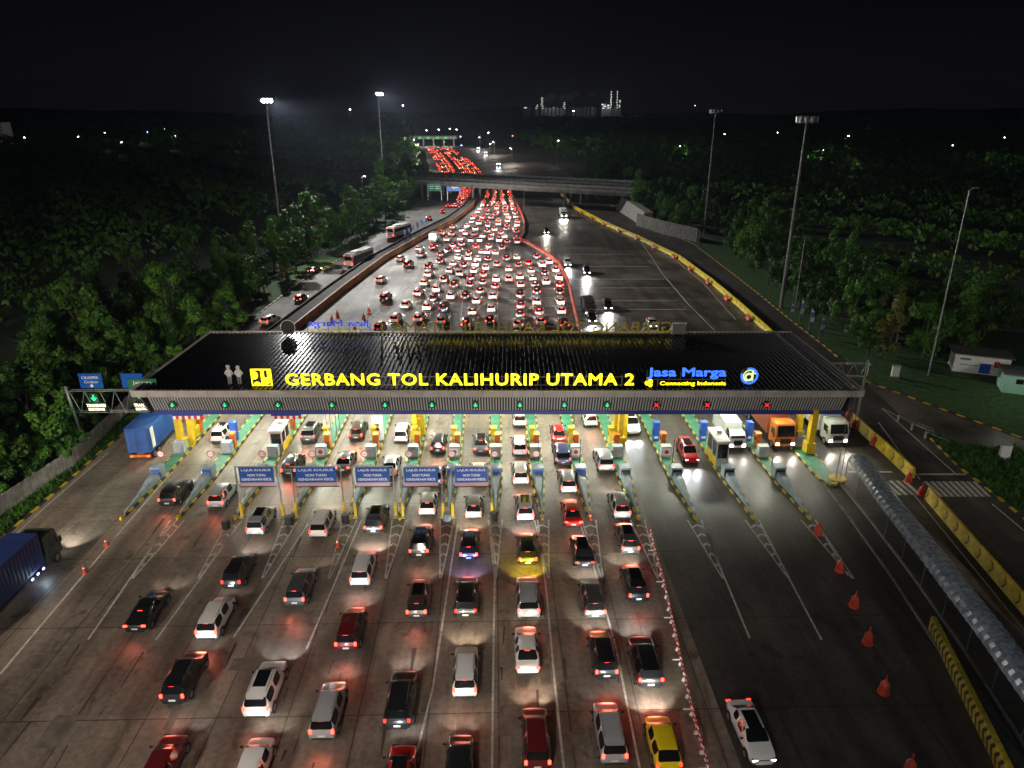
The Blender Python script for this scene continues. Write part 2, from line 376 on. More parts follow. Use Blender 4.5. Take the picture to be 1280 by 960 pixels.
# chevron hatching in front of the island noses
def hatch(x,y,n_=4,wd=.62):
    X,Y=g(x,y)
    for i in range(n_):
        yy=Y-.9-i*1.55; hw=wd*(1-i/(n_+1.0))
        line((X-hw,yy-.5),(X,yy),.22); line((X,yy),(X+hw,yy-.5),.22)
    line((X-wd*1.1,Y),(X-.05,Y-1.55*n_-1.5),.13); line((X+wd*1.1,Y),(X+.05,Y-1.55*n_-1.5),.13)
TIPS=[153,223,295,365,438,500,560,620,678,737,798,869,941,1011]
for i,x in enumerate(TIPS):
    if i>=1: hatch(x-1,650 if i<14 else 606,5)
pb=MB(); Rp=random.Random(31)
for i in range(26):
    x=Rp.uniform(-34,11); y=Rp.uniform(30,58); w1=Rp.uniform(.5,1.8); l1=Rp.uniform(.6,3.5); z_=.008+i*.0003
    pb.idx([(x,y,z_),(x+w1,y+Rp.uniform(-.1,.1),z_),(x+w1+Rp.uniform(-.15,.15),y+l1,z_),(x+Rp.uniform(-.1,.1),y+l1,z_)],[(0,1,2,3)],0)
for i in range(60):
    x=Rp.uniform(-34,13); y=Rp.uniform(28,60); l1=Rp.uniform(.8,3.5); z_=.0160+i*.00008
    pb.idx([(x,y,z_),(x+.09,y,z_),(x+.09+Rp.uniform(-.2,.2),y+l1,z_),(x+Rp.uniform(-.2,.2),y+l1,z_)],[(0,1,2,3)],2)
tag(pb.build('pavement_patches',[mat('patch_dark',(.15,.13,.105),.7,noise=(1.2,.6,1.2)),mat('patch_pale',(.30,.27,.23),.6,noise=(1.2,.7,1.1)),mat('skid_rubber',(.045,.04,.036),.6)]),kind='structure')
ROADMARK=tag(b.build('road_markings',M['paint']),kind='structure')
# ================================================================ CANOPY
CY=72.6; ZR=8.4   # front edge and height of the roof
can=thing('toll_canopy','long flat dark roof with grey slatted fascia spanning all toll lanes','canopy',(0,CY,0),PSI)
b=MB(); XL,XRt=-39.9,40.2; DEP=21.5
rib=.55; nrib=int((XRt-XL)/rib)
ys_=[0,DEP]
prof=[]
for i in range(nrib):
    x=XL+i*rib; prof+= [(x,ZR),(x+.28,ZR),(x+.34,ZR+.14),(x+.49,ZR+.14)]
prof.append((XRt,ZR))
vs=[(x,0,z) for x,z in prof]+[(x,DEP,z+.0) for x,z in prof]; n=len(prof)
b.idx(vs,[(i,i+1,n+i+1,n+i) for i in range(n-1)])
b.build('roof',M['roof'],can)
b=MB(); b.box((XL+XRt)/2,.0,ZR-.75,XRt-XL,.5,.75,0); b.box(XL,DEP/2,ZR-.75,.5,DEP,.8,0); b.box(XRt,DEP/2,ZR-.75,.5,DEP,.8,0); b.box((XL+XRt)/2,DEP,ZR-.75,XRt-XL,.5,.95,0)
b.build('gutter',M['gutter'],can)
for i in range(24):
    b=MB(); b.box(XL+(i+.5)*(XRt-XL)/24,-.253,ZR-.74,.03,.012,.72,0); b.build('gutter_joint',M['black'],can)
b=MB(); b.extr([(.25,7.62),(1.15,5.55),(1.3,5.55),(.45,7.62)],XL+1.3,XRt-1.3); 
b.extry([(XL+.35,7.62),(XL+1.28,5.5),(XL+1.5,5.5),(XL+.6,7.62)],.3,DEP-.3); b.extry([(XRt-.6,7.62),(XRt-1.5,5.5),(XRt-1.28,5.5),(XRt-.35,7.62)],.3,DEP-.3)
b.build('fascia_backing',M['slatback'],can)
b=MB(); ns=250
for i in range(ns):
    x=XL+1.6+(XRt-XL-3.2)*i/(ns-1)
    b.extr([(.10,7.58),(1.00,5.55),(1.10,5.55),(.22,7.58)],x-.065,x+.065)
b.build('fascia_slats',M['slat'],can)
b=MB(); b.box((XL+XRt)/2,1.15,5.12,XRt-XL-2.5,.5,.42); b.box(XL+1.5,DEP/2+.6,5.12,.4,DEP-1.6,.42); b.box(XRt-1.5,DEP/2+.6,5.12,.4,DEP-1.6,.42)
b.build('trim_band',M['navy'],can)
b=MB(); b.box((XL+XRt)/2,DEP/2,5.65,XRt-XL-3.4,DEP-3,.15); b.build('soffit',M['soffit'],can)
b=MB(); b.box(XRt-2.2,DEP/2,ZR+.07,.35,DEP-.4,.12); b.build('ridge_flashing',M['steeld'],can)
# yellow columns
def colmn(X,Y):
    b=MB(); 
    for dy in (0,3.4):
        b.box(X-.0,Y+dy,.25,.55,.9,5.4,0); b.box(X,Y+dy,.25,1.0,1.25,1.3,0)
    b.box(X+.75,Y+1.2,.25,.45,.8,5.2,0)
    o=b.build('column',M['yellow'],can,bevel=.02); return o
cc,ss=math.cos(-PSI),math.sin(-PSI)
def tocan(X,Y):
    Y-=CY; return (X*cc-Y*ss, X*ss+Y*cc)
for px,py in ((226,566),(519,553),(775,562),(1012,570)):
    x_,y_=tocan(*g(px,py)); colmn(x_,y_+.6)
# soffit lamps
tb=MB()
for r_ in (2.6,7.5,12.5,17.5):
    for i in range(15):
        x=XL+3+i*(XRt-XL-6)/14
        bb=MB(); bb.box(x,r_,5.56,1.3,.32,.07,0); bb.build('soffit_lamp',M['e_tube'],can)
        if r_<13:
            k=1.0 if x<12 else .62
            if r_<3: k*=1.5
            a=lamp('soffit_light','AREA',(x,r_,5.50),P_CANOPY*k,(.97,1,.78),size=1.2,parent=can)
            if r_<3: a.rotation_euler=(rad(-28),0,0)
# ---- text helper
def text_mesh(body,width,height,depth=.12,bold=.02,spacing=1.0,align='CENTER',fat=0):
    cu=bpy.data.curves.new('t','FONT'); cu.body=body; cu.size=1; cu.extrude=.5; cu.offset=0; cu.align_x=align; cu.resolution_u=3; cu.space_character=spacing
    o=bpy.data.objects.new('t',cu); C.objects.link(o); dg=bpy.context.evaluated_depsgraph_get()
    me=bpy.data.meshes.new_from_object(o.evaluated_get(dg)); bpy.data.objects.remove(o); bpy.data.curves.remove(cu)
    xs_=[v.co.x for v in me.vertices]; ys_=[v.co.y for v in me.vertices]
    x0,x1=min(xs_),max(xs_); y0,y1=min(ys_),max(ys_)
    for v in me.vertices:
        v.co=Vector(((v.co.x-(x0+x1)/2)/(x1-x0)*(width-2*fat), -(v.co.z)*depth, fat+(v.co.y-y0)/(y1-y0)*(height-2*fat)))
    if fat:
        bm=bmesh.new()
        for k in range(8):
            a=k*math.pi/4; m2=me.copy(); 
            for v in m2.vertices: v.co+=Vector((math.cos(a)*fat,.004*k,math.sin(a)*fat))
            bm.from_mesh(m2); bpy.data.meshes.remove(m2)
        bm.to_mesh(me); bm.free()
    return me
def text_obj(name,body,width,height,mats,parent,loc,rot=0,**k):
    """stands upright in x/z, front towards -y"""
    me=text_mesh(body,width,height,**k)
    mats=mats if isinstance(mats,(list,tuple)) else [mats]
    for m in mats: me.materials.append(m)
    if len(mats)>1:
        me.update()
        for p in me.polygons: p.material_index=0 if p.normal.y<-.5 or p.normal.y>.5 and len(mats)<3 else 1
        for p in me.polygons:
            if p.normal.y>.5: p.material_index=1
    o=bpy.data.objects.new(name,me); C.objects.link(o); o.parent=parent; o.location=loc; o.rotation_euler=(0,0,rot)
    return o
def rooft(x,y,z=ZR): # photo pixel at roof level -> canopy-local
    return tocan(*g(x,y,z))
RZ=ZR+.16
# front name
xa,ya=rooft(358,485); xb,_=rooft(792,485)
t=thing('gate_name_sign','glowing yellow gate name in tall capitals standing on the roof front','sign',(0,CY,0),PSI)
text_obj('lettering','GERBANG TOL KALIHURIP UTAMA 2',xb-xa,1.42,[M['e_letter'],M['letter_side']],t,((xa+xb)/2,ya,ZR+.32),fat=.055,depth=.16,spacing=1.10)
b=MB()
b.box((xa+xb)/2,ya+.22,ZR+.24,xb-xa,.06,.06); b.box((xa+xb)/2,ya+.22,ZR+1.2,xb-xa,.06,.06)
for i in range(30): b.box(xa+(xb-xa)*i/29,ya+.22,ZR,.05,.05,1.5)
b.build('support_frame',M['steeld'],t)
# back name, seen from behind
xa2,ya2=rooft(477,419); xb2,_=rooft(840,419)
t=thing('rear_name_sign','gate name in dark capitals facing away along the roof rear edge','sign',(0,CY,0),PSI)
M['letter_back']=mat('letter_back_glow',(.10,.08,.012),.5,emit=(.95,.70,.02),es=.08)  # weak emission stands in for yellow light on the letter backs
text_obj('lettering','GERBANG TOL KALIHURIP UTAMA 1',xb2-xa2,1.45,[M['e_letter'],M['letter_back']],t,((xa2+xb2)/2,ya2,ZR+.45),rot=math.pi,bold=.008,depth=.16,spacing=1.06)
lamp('letter_glow','AREA',((xa2+xb2)/2,ya2+.1,ZR+1.1),150,(1,.85,.02),size=xb2-xa2,parent=t)
b=MB(); b.box((xa2+xb2)/2,ya2-.2,ZR+.3,xb2-xa2,.07,.07); b.box((xa2+xb2)/2,ya2-.2,ZR+1.3,xb2-xa2,.05,.05)
for i in range(26): b.box(xa2+(xb2-xa2)*i/25,ya2-.2,ZR,.05,.05,2.0)
b.build('support_frame',M['steeld'],t)
# company name front
x0,y0=rooft(808,485); x1,_=rooft(906,485)
t=thing('operator_sign','glowing blue script name above small yellow tagline on the roof front','sign',(0,CY,0),PSI)
text_obj('name_lettering','Jasa Marga',x1-x0,1.35,[M['e_letterb'],M['letter_side']],t,((x0+x1)/2,y0,ZR+1.05),fat=.05)
text_obj('tagline_lettering','Connecting Indonesia',(x1-x0)*.84,.62,[M['e_letter'],M['letter_side']],t,((x0+x1)/2+.75,y0,ZR+.2),fat=.02)
b=MB()
for dx,dz in ((-.28,.22),(.1,.42),(.1,.02)): b.tube((x0+.3+dx,y0-.05,ZR+.35+dz),(x0+.3+dx,y0+.08,ZR+.35+dz),.24,n=12)
b.build('dots',M['e_letter'],t)
b=MB(); b.box((x0+x1)/2,y0+.22,ZR+.9,x1-x0,.06,.06)
for i in range(8): b.box(x0+(x1-x0)*i/7,y0+.22,ZR,.05,.05,2.0)
b.build('support_frame',M['steeld'],t)
# company name rear
x0,y0=rooft(386,419); x1,_=rooft(464,419)
t=thing('rear_operator_sign','blue and yellow operator name seen reversed on the rear roof edge','sign',(0,CY,0),PSI)
M['blueback']=mat('blue_letter_rim',(.02,.05,.5),.4,emit=(.03,.08,1),es=.55); M['yellback']=mat('yellow_letter_rim',(.4,.35,.02),.4,emit=(.9,.75,.03),es=.22)
text_obj('name_lettering','Jasa Marga',x1-x0,1.15,[M['e_letterb'],M['blueback']],t,((x0+x1)/2,y0,ZR+1.0),rot=math.pi,bold=.0)
text_obj('tagline_lettering','Connecting Indonesia',(x1-x0)*.84,.5,[M['e_letter'],M['yellback']],t,((x0+x1)/2-.5,y0,ZR+.35),rot=math.pi,bold=.0)
b=MB(); b.box((x0+x1)/2,y0-.2,ZR+.9,x1-x0,.06,.06)
for i in range(7): b.box(x0+(x1-x0)*i/6,y0-.2,ZR,.05,.05,1.9)
b.build('support_frame',M['steeld'],t)
# round emblem front
def emblem(px,py,label,back=False):
    x,y=rooft(px,py); t=thing('round_emblem',label,'emblem sign',(0,CY,0),PSI)
    zc=ZR+1.25; r=.98
    b=MB(); b.tube((x,y,zc),(x,y+.14,zc),r,n=28); b.build('disc',M['black'],t)
    if not back:
        def ring(r0,r1,a0,a1,m,name,cx=0,cz=0,yy=.02):
            b=MB(); n=26; vs=[]
            for i in range(n+1):
                a=rad(a0+(a1-a0)*i/n)
                for q in (r0,r1):
                    for d in (0,.05): vs.append((x+cx+q*math.cos(a),y-yy-d,zc+cz+q*math.sin(a)))
            fs=[]
            for i in range(n):
                k=i*4; fs+=[(k+1,k+3,k+7,k+5),(k,k+4,k+6,k+2),(k,k+1,k+5,k+4),(k+2,k+6,k+7,k+3)]
            b.idx(vs,fs); b.build(name,m,t)
        ring(.74,.97,-200,110,M['e_letterb'],'outer_ring'); ring(.60,.72,60,250,M['e_letterw'],'inner_arc')
        ring(.26,.50,0,360,M['e_letterw'],'bowl',-.05,-.12); 
        b=MB(); b.box(x+.35,y-.05,zc-.55,.2,.06,1.2); b.box(x+.45,y-.04,zc+.22,.55,.05,.15); b.build('stem',M['e_letterw'],t)
    else:
        b=MB(); n=24
        for i in range(n//2+4):
            a0=2*math.pi*(i-3)/n; a1=2*math.pi*(i-2)/n
            b.tube((x+r*math.cos(a0),y-.02,zc+r*math.sin(a0)),(x+r*math.cos(a1),y-.02,zc+r*math.sin(a1)),.05,n=5)
        b.build('rim',M['white'],t)
    b=MB(); b.box(x-.4,y+.2,ZR,.06,.06,1.6); b.box(x+.4,y+.2,ZR,.06,.06,1.6); b.build('bracket',M['steeld'],t)
emblem(935,483,'round blue and pale emblem glowing at the right end of the roof front')
emblem(361,420,'dark round emblem seen from behind at the rear roof edge',True)
# yellow square emblem
x,y=rooft(328,484); t=thing('square_emblem','glowing yellow square emblem left of the gate name','emblem sign',(0,CY,0),PSI)
b=MB(); b.box(x,y+.1,ZR+.15,2.25,.12,1.95); b.build('panel',M['e_letter'],t)
b=MB()
def flat(pts,yy): b.idx([(x+px_,y+yy,ZR+.15+pz) for px_,pz in pts]+[(x+px_,y+yy+.03,ZR+.15+pz) for px_,pz in pts],[tuple(range(len(pts)))]+[(i,(i+1)%len(pts),len(pts)+(i+1)%len(pts),len(pts)+i) for i in range(len(pts))])
arc=lambda cx,cz,r,a0,a1,n=10:[(cx+r*math.cos(rad(a0+(a1-a0)*i/n)),cz+r*math.sin(rad(a0+(a1-a0)*i/n))) for i in range(n+1)]
yl=MB(); flat([(-.98,.12),(-.04,.12),(-.04,1.83),(-.98,1.83)],.0)
flat([(.36,1.83),(.36,1.15)]+arc(.52,1.12,.16,180,360,6)+[(.68,1.83)],.0)
flat([(.98,.12),(.98,.62)]+arc(.45,.72,.55,-10,-90,6)+[(.05,.12)],.0)
def flaty(pts,yy): yl.idx([(x+px_,y+yy,ZR+.15+pz) for px_,pz in pts],[tuple(range(len(pts)))])
flaty([(-.98,1.70)]+arc(-.80,1.26,.50,75,-75)+[(-.98,.80)],-.02); flaty(arc(-.50,.12,.40,0,180),-.02)
yl.build('yellow_shapes',M['e_letter'],t)
b.build('cut_shapes',M['black'],t)
b=MB(); b.box(x-.6,y+.25,ZR,.06,.06,1.5); b.box(x+.6,y+.25,ZR,.06,.06,1.5); b.build('bracket',M['steeld'],t)
# two person-shaped cut-outs
def figure_cutout(px,py,lab,skirt):
    x,y=rooft(px,py); t=thing('figure_cutout',lab,'cutout sign',(0,CY,0),PSI,'grey figure cutouts on the roof')
    b=MB()
    def fl(pts):
        n=len(pts); b.idx([(x+a,y,ZR+c) for a,c in pts]+[(x+a,y+.08,ZR+c) for a,c in pts],[tuple(range(n)),tuple(range(n,2*n))[::-1]]+[((i+1)%n,i,n+i,n+(i+1)%n) for i in range(n)])
    fl(arc(0,2.0,.2,0,330,12)); fl([(-.26,2.16),(.26,2.16),(.16,2.32),(-.16,2.32)] if not skirt else arc(0,2.06,.22,20,160,8))
    fl([(-.22,.95),(.22,.95),(.30,1.72),(.12,1.82),(-.12,1.82),(-.30,1.72)])
    fl([(.30,1.70),(.52,1.35),(.30,1.12),(.22,1.2),(.36,1.36),(.24,1.56)]); fl([(-.30,1.70),(-.24,1.56),(-.36,1.36),(-.22,1.2),(-.30,1.12),(-.52,1.35)])
    b.build('upper_body',M['slat'],t)
    b=MB(); fl([(-.24,.93),(-.05,.93),(-.06,.08),(-.2,.08)]); fl([(.05,.93),(.24,.93),(.2,.08),(.06,.08)]); b.build('legs',M['steeld'],t)
    b=MB(); b.box(x,y+.14,ZR,.06,.06,1.4); b.build('bracket',M['steeld'],t)
figure_cutout(288,481,'taller grey officer-shaped cutout with peaked cap left of the yellow square emblem',False)
figure_cutout(300,481,'shorter grey officer-shaped cutout standing closest to the yellow square emblem',True)
# floodlight frame / board at the rear right
x,y=rooft(848,420); t=thing('roof_board','dark back of a framed board at the right rear roof edge','board',(0,CY,0),PSI)
b=MB(); b.box(x,y,ZR+.3,1.9,.1,1.5); b.build('board',M['steeld'],t); b=MB(); b.box(x,y-.04,ZR+1.8,2.0,.14,.1); b.box(x-.95,y-.04,ZR+.3,.08,.14,1.5); b.build('frame',M['white'],t)
b=MB(); b.box(x-.6,y+.1,ZR,.06,.06,1); b.box(x+.6,y+.1,ZR,.06,.06,1); b.build('bracket',M['steeld'],t)
# lane signals on the fascia
ORD=['leftmost','second from left','third from left','fourth from left','fifth from left','sixth from left','seventh from left','eighth from left','ninth from left','tenth and brightest']
for i,px in enumerate((212,278,345,413,480,539,594,650,706,760,822,886,961)):
    X,Y=tocan(*g(px,509,6.55)); Y=.55
    red=i>9
    lab=('red cross lane signal, %s of three on the fascia'%('left','middle','right')[i-10]) if red else 'green arrow lane signal, %s on the canopy fascia'%ORD[i]
    t=thing('lane_signal',lab,'lane signal',(0,CY,0),PSI,'lane signals along the fascia')
    b=MB(); b.tube((X,Y-.35,6.55),(X,Y+.2,6.55),.42,n=16); b.build('housing',M['black'],t)
    b=MB()
    if red:
        for sgn in (-1,1):
            c=.23; w_=.08
            b.idx([(X-c*sgn-w_*1,Y-.40,6.55-c),(X-c*sgn+w_,Y-.40,6.55-c),(X+c*sgn+w_,Y-.40,6.55+c),(X+c*sgn-w_,Y-.40,6.55+c)],[(0,1,2,3)])
        b.build('cross_lamp',M['e_red'],t)
    else:
        pts=[(-.09,.32),(.09,.32),(.09,0),(.34,0),(0,-.36),(-.34,0),(-.09,0)]
        b.idx([(X+a*.72,Y-.40,6.55+c*.72) for a,c in pts],[tuple(range(7))])
        b.build('arrow_lamp',M['e_green'],t)
        l_=lamp('signal_light','POINT',(X,Y-.7,6.5),5,(.05,1,.4),size=.2,parent=t)
# ================================================================ TOLL ISLANDS
def world_line(i):
    X,Y=g(TIPS[i],648) if i<14 else g(1040,606)
    return X,Y
ISL=[world_line(i) for i in range(15)]
nm=['first','second','third','fourth','fifth','sixth','seventh','eighth','ninth','tenth','eleventh','twelfth','thirteenth','fourteenth','fifteenth']
def island(i):
    X,Y=ISL[i]; L_=46 if i<14 else 38; wd=1.55 if i<14 else 2.2
    t=thing('toll_island','%s toll island from the left, striped kerb and green deck'%nm[i],'toll island',(X,Y,0),0,'toll islands')
    nose=7.5 if i<14 else 2
    def hw(y): 
        if i>=14: return wd/2*min(1,.55+y/3)
        return (.18+ (wd/2-.18)*min(1,y/nose)) if y<L_-5 else (wd/2)*(L_-y+.6)/5.6
    ysn=[0,.3]+[k*.9 for k in range(1,int(L_/.9))]+[L_]
    b=MB()
    for k in range(len(ysn)-1):
        y0,y1=ysn[k],ysn[k+1]; 
        for s_ in (-1,1):
            a0=s_*hw(y0);a1=s_*hw(y1); in0=a0-s_*.17; in1=a1-s_*.17
            mi=0 if (k%2==0) else 1
            poly=[(in0,y0),(a0,y0),(a1,y1),(in1,y1)]
            if s_<0: poly=poly[::-1]
            b.prism(poly,0,.24,mi)
    b.prism([(-hw(0),0),(-hw(0)*.5,-.35),(hw(0)*.5,-.35),(hw(0),0)],0,.30,0)
    b.build('kerb',[M['kerby'],M['kerbk']],t)
    b=MB()
    for k in range(1,len(ysn)-1):
        y0,y1=ysn[k],ysn[k+1]; a0=max(.01,hw(y0)-.17);a1=max(.01,hw(y1)-.17)
        b.idx([(-a0,y0,.225),(a0,y0,.225),(a1,y1,.225),(-a1,y1,.225)],[(0,1,2,3)])
    b.build('deck',M['mint'],t)
    if i<14:
        # crash wall: long low wedge rising to a block
        b=MB(); 
        sec=[(.5,.07,.35),(3.5,.13,.62),(6.2,.42,.95),(7.6,.45,1.0)]
        for k in range(3):
            (y0,w0,h0),(y1,w1,h1)=sec[k],sec[k+1]
            b.idx([(-w0,y0,.22),(w0,y0,.22),(w1,y1,.22),(-w1,y1,.22),(-w0*.8,y0,h0),(w0*.8,y0,h0),(w1*.85,y1,h1),(-w1*.85,y1,h1)],[(0,1,5,4),(1,2,6,5),(2,3,7,6),(3,0,4,7),(4,5,6,7)])
        b.build('crash_wedge',M['greybox'],t)
        b=MB(); b.box(0,8.2,.22,1.15,1.1,1.25,0); b.box(0,7.63,.55,1.0,.06,.75,1); 
        b.build('crash_block',[M['greybox'],M['blue'] if i<10 else M['black']],t,bevel=.03)
    return t
for i in range(15): island(i)
def signdisc(i,dy=9.6):
    X,Y=ISL[i]; t=thing('speed_sign','round red-rimmed height limit sign on the %s toll island'%nm[i],'road sign',(X-.1,Y+dy,.22),0,'round signs on the toll islands')
    b=MB(); b.tube((0,0,0),(0,0,2.0),.035,n=6); b.build('post',M['steeld'],t)
    b=MB(); b.tube((0,-.04,1.95),(0,0,1.95),.42,n=20,m=0); b.build('rim',M['red'],t)
    b=MB(); b.tube((0,-.055,1.95),(0,-.04,1.95),.32,n=20,m=0); b.build('face',M['white'],t)
    text_obj('figures','2,1 m',.4,.16,M['black'],t,(0,-.065,1.87),depth=.01)
for i in range(0,9): signdisc(i)
def gatepole(i):
    X,Y=ISL[i]; t=thing('thin_pole','thin dark antenna pole on the %s toll island'%nm[i],'pole',(X+.2,Y+10.5,.22))
    b=MB(); b.tube((0,0,0),(0,0,3.2),.035,n=6); b.ball((0,0,3.2),.06); b.build('shaft',M['black'],t)
    b=MB(); b.box(0,0,0,.3,.3,.05); b.build('foot',M['steeld'],t)
for i in (8,9,11,13): gatepole(i)
def guardbox(i,dy=13.0,col='greybox',red=False):
    X,Y=ISL[i]; t=thing('guard_wall','%s toll island grey box wall before the payment machines'%nm[i],'wall block',(X,Y+dy,.22),0,'grey box walls on the islands')
    b=MB(); b.box(0,0,0,1.15,.9,1.35,0); b.build('block',M[col],t,bevel=.03)
    b=MB(); b.box(0,-.46,.3,.95,.05,.85,0); b.build('front_panel',M['greyblk' if not red else 'white'],t)
    if red:
        b=MB(); b.tube((0,-.50,.72),(0,-.48,.72),.26,n=14); b.build('red_disc',M['red'],t)
for i in range(0,14): guardbox(i,13.0+(1.0 if i in (0,1) else 0),'greybox' if i<10 else 'greyblk',i in (3,6,9,11))
guardbox(14,9.0,'greyblk')
def machine(i,dy,col,dx=0,h=1.7,wd=.55):
    X,Y=ISL[i]; c={'orange':'orange','yellow':'yellow','blue':'blue'}[col]
    t=thing('payment_machine','%s payment machine on the %s toll island'%(col,nm[i]),'payment machine',(X+dx,Y+dy,.22),0,'payment machines on the islands')
    b=MB(); b.box(0,0,0,wd,.75,h,0); b.box(0,0,h,wd+.12,.9,.12,0); b.build('cabinet',M[c],t,bevel=.03)
    b=MB(); b.box(-wd/2-.02,0,.9,.04,.5,.5); b.build('screen',M['black'],t)
    b=MB(); b.box(0,-.39,.35,wd*.7,.03,.3,0); b.build('hatch',M['white' if col=='blue' else 'steel'],t)
for i in range(14):
    if i in (0,):
        machine(i,19.5,'orange',.1); continue
    if i in (1,11,12,13):
        machine(i,17.2,'blue',-.25,2.3,.7); machine(i,15.4,'orange',.2,1.7)
        if i==1: pass
    elif i==2:
        machine(i,20.5,'orange',.2)
    else:
        machine(i,15.2,'orange',.25); machine(i,16.6,'yellow',-.2,1.9)
# blue sunshade panels
def shade(i,dy=19.5):
    X,Y=ISL[i]; t=thing('booth_sunshade','blue ribbed sunshade roof over the %s toll island'%nm[i],'shade roof',(X,Y+dy,.22),0,'blue ribbed shade roofs')
    b=MB(); b.box(0,0,2.9,1.35,2.2,.12,0)
    for k in range(7): b.box(-.6+k*.2,0,3.02,.06,2.15,.05,0)
    b.build('roof_panel',M['blue'],t); b=MB()
    for sx in (-.55,.55):
        for sy in (-.9,.9): b.box(sx,sy,0,.08,.08,2.9)
    b.build('post',M['steel'],t); b=MB(); b.box(0,-1.12,2.82,1.35,.05,.14); b.build('edge_strip',M['white'],t)
for i in (3,6,7): shade(i)
# toll booths
def booth(X,Y,lab,body='cream',tall=2.6,L_=3.2):
    t=thing('toll_booth',lab,'toll booth',(X,Y,.22))
    b=MB(); w_=1.35
    b.box(0,0,0,w_,L_,.95,0); 
    for sx in (-1,1):
        for yy in (-L_/2+.1,-.1,L_/2-.1): b.box(sx*(w_/2-.06),yy,.95,.12,.2,tall-.95-.25,0)
    b.box(0,0,tall-.3,w_,L_,.3,0); b.build('wall',M[body],t,bevel=.02)
    b=MB()
    for sx in (-1,1): b.box(sx*(w_/2-.07),0,.95,.03,L_-.2,tall-1.25)
    b.box(0,-L_/2+.06,.95,w_-.2,.03,tall-1.25); b.box(0,L_/2-.06,.95,w_-.2,.03,tall-1.25); b.build('window',M['glass'],t)
    b=MB(); b.box(0,0,tall,w_+.15,L_+.2,.1); b.build('roof',M['soffit'],t)
    b=MB(); b.box(.1,.3,tall+.1,.5,.4,.3); b.build('air_conditioner',M['greyblk'],t)
    b=MB(); b.extr([(-L_/2,0),(L_/2,0),(L_/2,.9),(-L_/2,.9)],-w_/2-.04,-w_/2-.01); b.extr([(-L_/2,0),(L_/2,0),(L_/2,.9),(-L_/2,.9)],w_/2+.01,w_/2+.04); b.build('yellow_panel',M['yellow'],t)
    b=MB(); b.box(0,-L_/2-.03,1.75,.55,.06,.25); b.build('front_lamp_box',M['black'],t)
    return t
booth(ISL[2][0]+.1,ISL[2][1]+15.6,'pale pink toll booth with yellow side panel on the third island')
booth(ISL[12][0],ISL[12][1]+12.2,'grey toll booth with dark windows and yellow side on the thirteenth island','greyblk',3.0,3.6)
# white cabinet with three vents on island five
X,Y=ISL[4]; t=thing('white_cabinet','tall white cabinet with three dark vents on the fifth toll island','cabinet',(X+.1,Y+17.5,.22))
b=MB(); b.box(0,0,0,1.25,.9,2.8); b.build('cabinet_body',M['white'],t,bevel=.03)
for k in range(3):
    b=MB(); b.box(0,-.46,.8+k*.55,.5,.04,.25); b.build('vent',M['black'],t)
# striped crossbeams by the left columns
for px,py,lab in ((222,533,'red and white striped beam between the left yellow columns'),(350,532,'red and white striped beam above the third island booth')):
    X,Y=g(px,py,4.6); t=thing('clearance_beam',lab,'clearance beam',(X,max(Y,CY+1.6-X*.024),0))
    b=MB()
    for k in range(10): b.extr([(-.1,4.25),(.1,4.25),(.1,4.65),(-.1,4.65)],-1.7+k*.34,-1.7+k*.34+.34,k%2)
    b.build('striped_bar',[M['white'],M['red']],t)
    b=MB(); b.box(0,.02,4.66,3.4,.25,.5); b.build('blue_header',M['navy'],t)
    
# ================================================================ LANE PORTAL SIGNS
PORT=[(303,354),(371,431),(445,495),(504,554),(566,615)]
sideword=['leftmost','second','middle','fourth','rightmost']
for k,(pa,pb) in enumerate(PORT):
    Xa,Ya=g(pa,647); Xb,_=g(pb,647)
    t=thing('lane_portal','%s of the five blue lane signs on steel portal frames'%sideword[k],'portal sign',((Xa+Xb)/2,Ya,0),0,'blue lane signs in front of the gate')
    W=Xb-Xa; HT=3.95
    b=MB()
    for s_ in (-1,1): b.tube((s_*W/2,0,1.4),(s_*W/2,0,HT+1.6),.07,n=8)
    b.tube((-W/2,0,HT+1.6),(W/2,0,HT+1.6),.07,n=8); b.tube((-W/2,0,HT-.15),(W/2,0,HT-.15),.05,n=8)
    b.build('frame',M['steel'],t)
    for s_ in (-1,1):
        b=MB(); b.box(s_*W/2,0,.15,.24,.24,1.5,0); b.build('yellow_post',M['yellow'],t,bevel=.02)
        b=MB(); b.box(s_*W/2,0,0,.5,.5,.16); b.build('footing',M['conc'],t)
    sw=W*.82
    b=MB(); b.box(0,-.08,HT-.05,sw,.05,1.6); b.build('sign_board',M['signblue'],t)
    b=MB(); b.box(0,-.08,HT-.42,sw,.05,.34); b.build('lower_strip',mat('strip_pink',(.55,.33,.32),.5) if k==0 else bpy.data.materials['strip_pink'],t)
    for j,(tx,ww,hh,zz) in enumerate((('LAJUR KHUSUS',.86,.33,1.12),('NON TUNAI',.52,.28,.64),('KENDARAAN KECIL',.88,.28,.20))):
        text_obj('sign_text',tx,sw*ww,hh,M['signtext'],t,(0,-.12,HT-.05+zz),depth=.015,fat=.016)
    b=MB(); b.box(0,-.075,HT-.56,sw*1.08,.04,.10)
    b.build('bottom_rail',M['kerbk'],t)
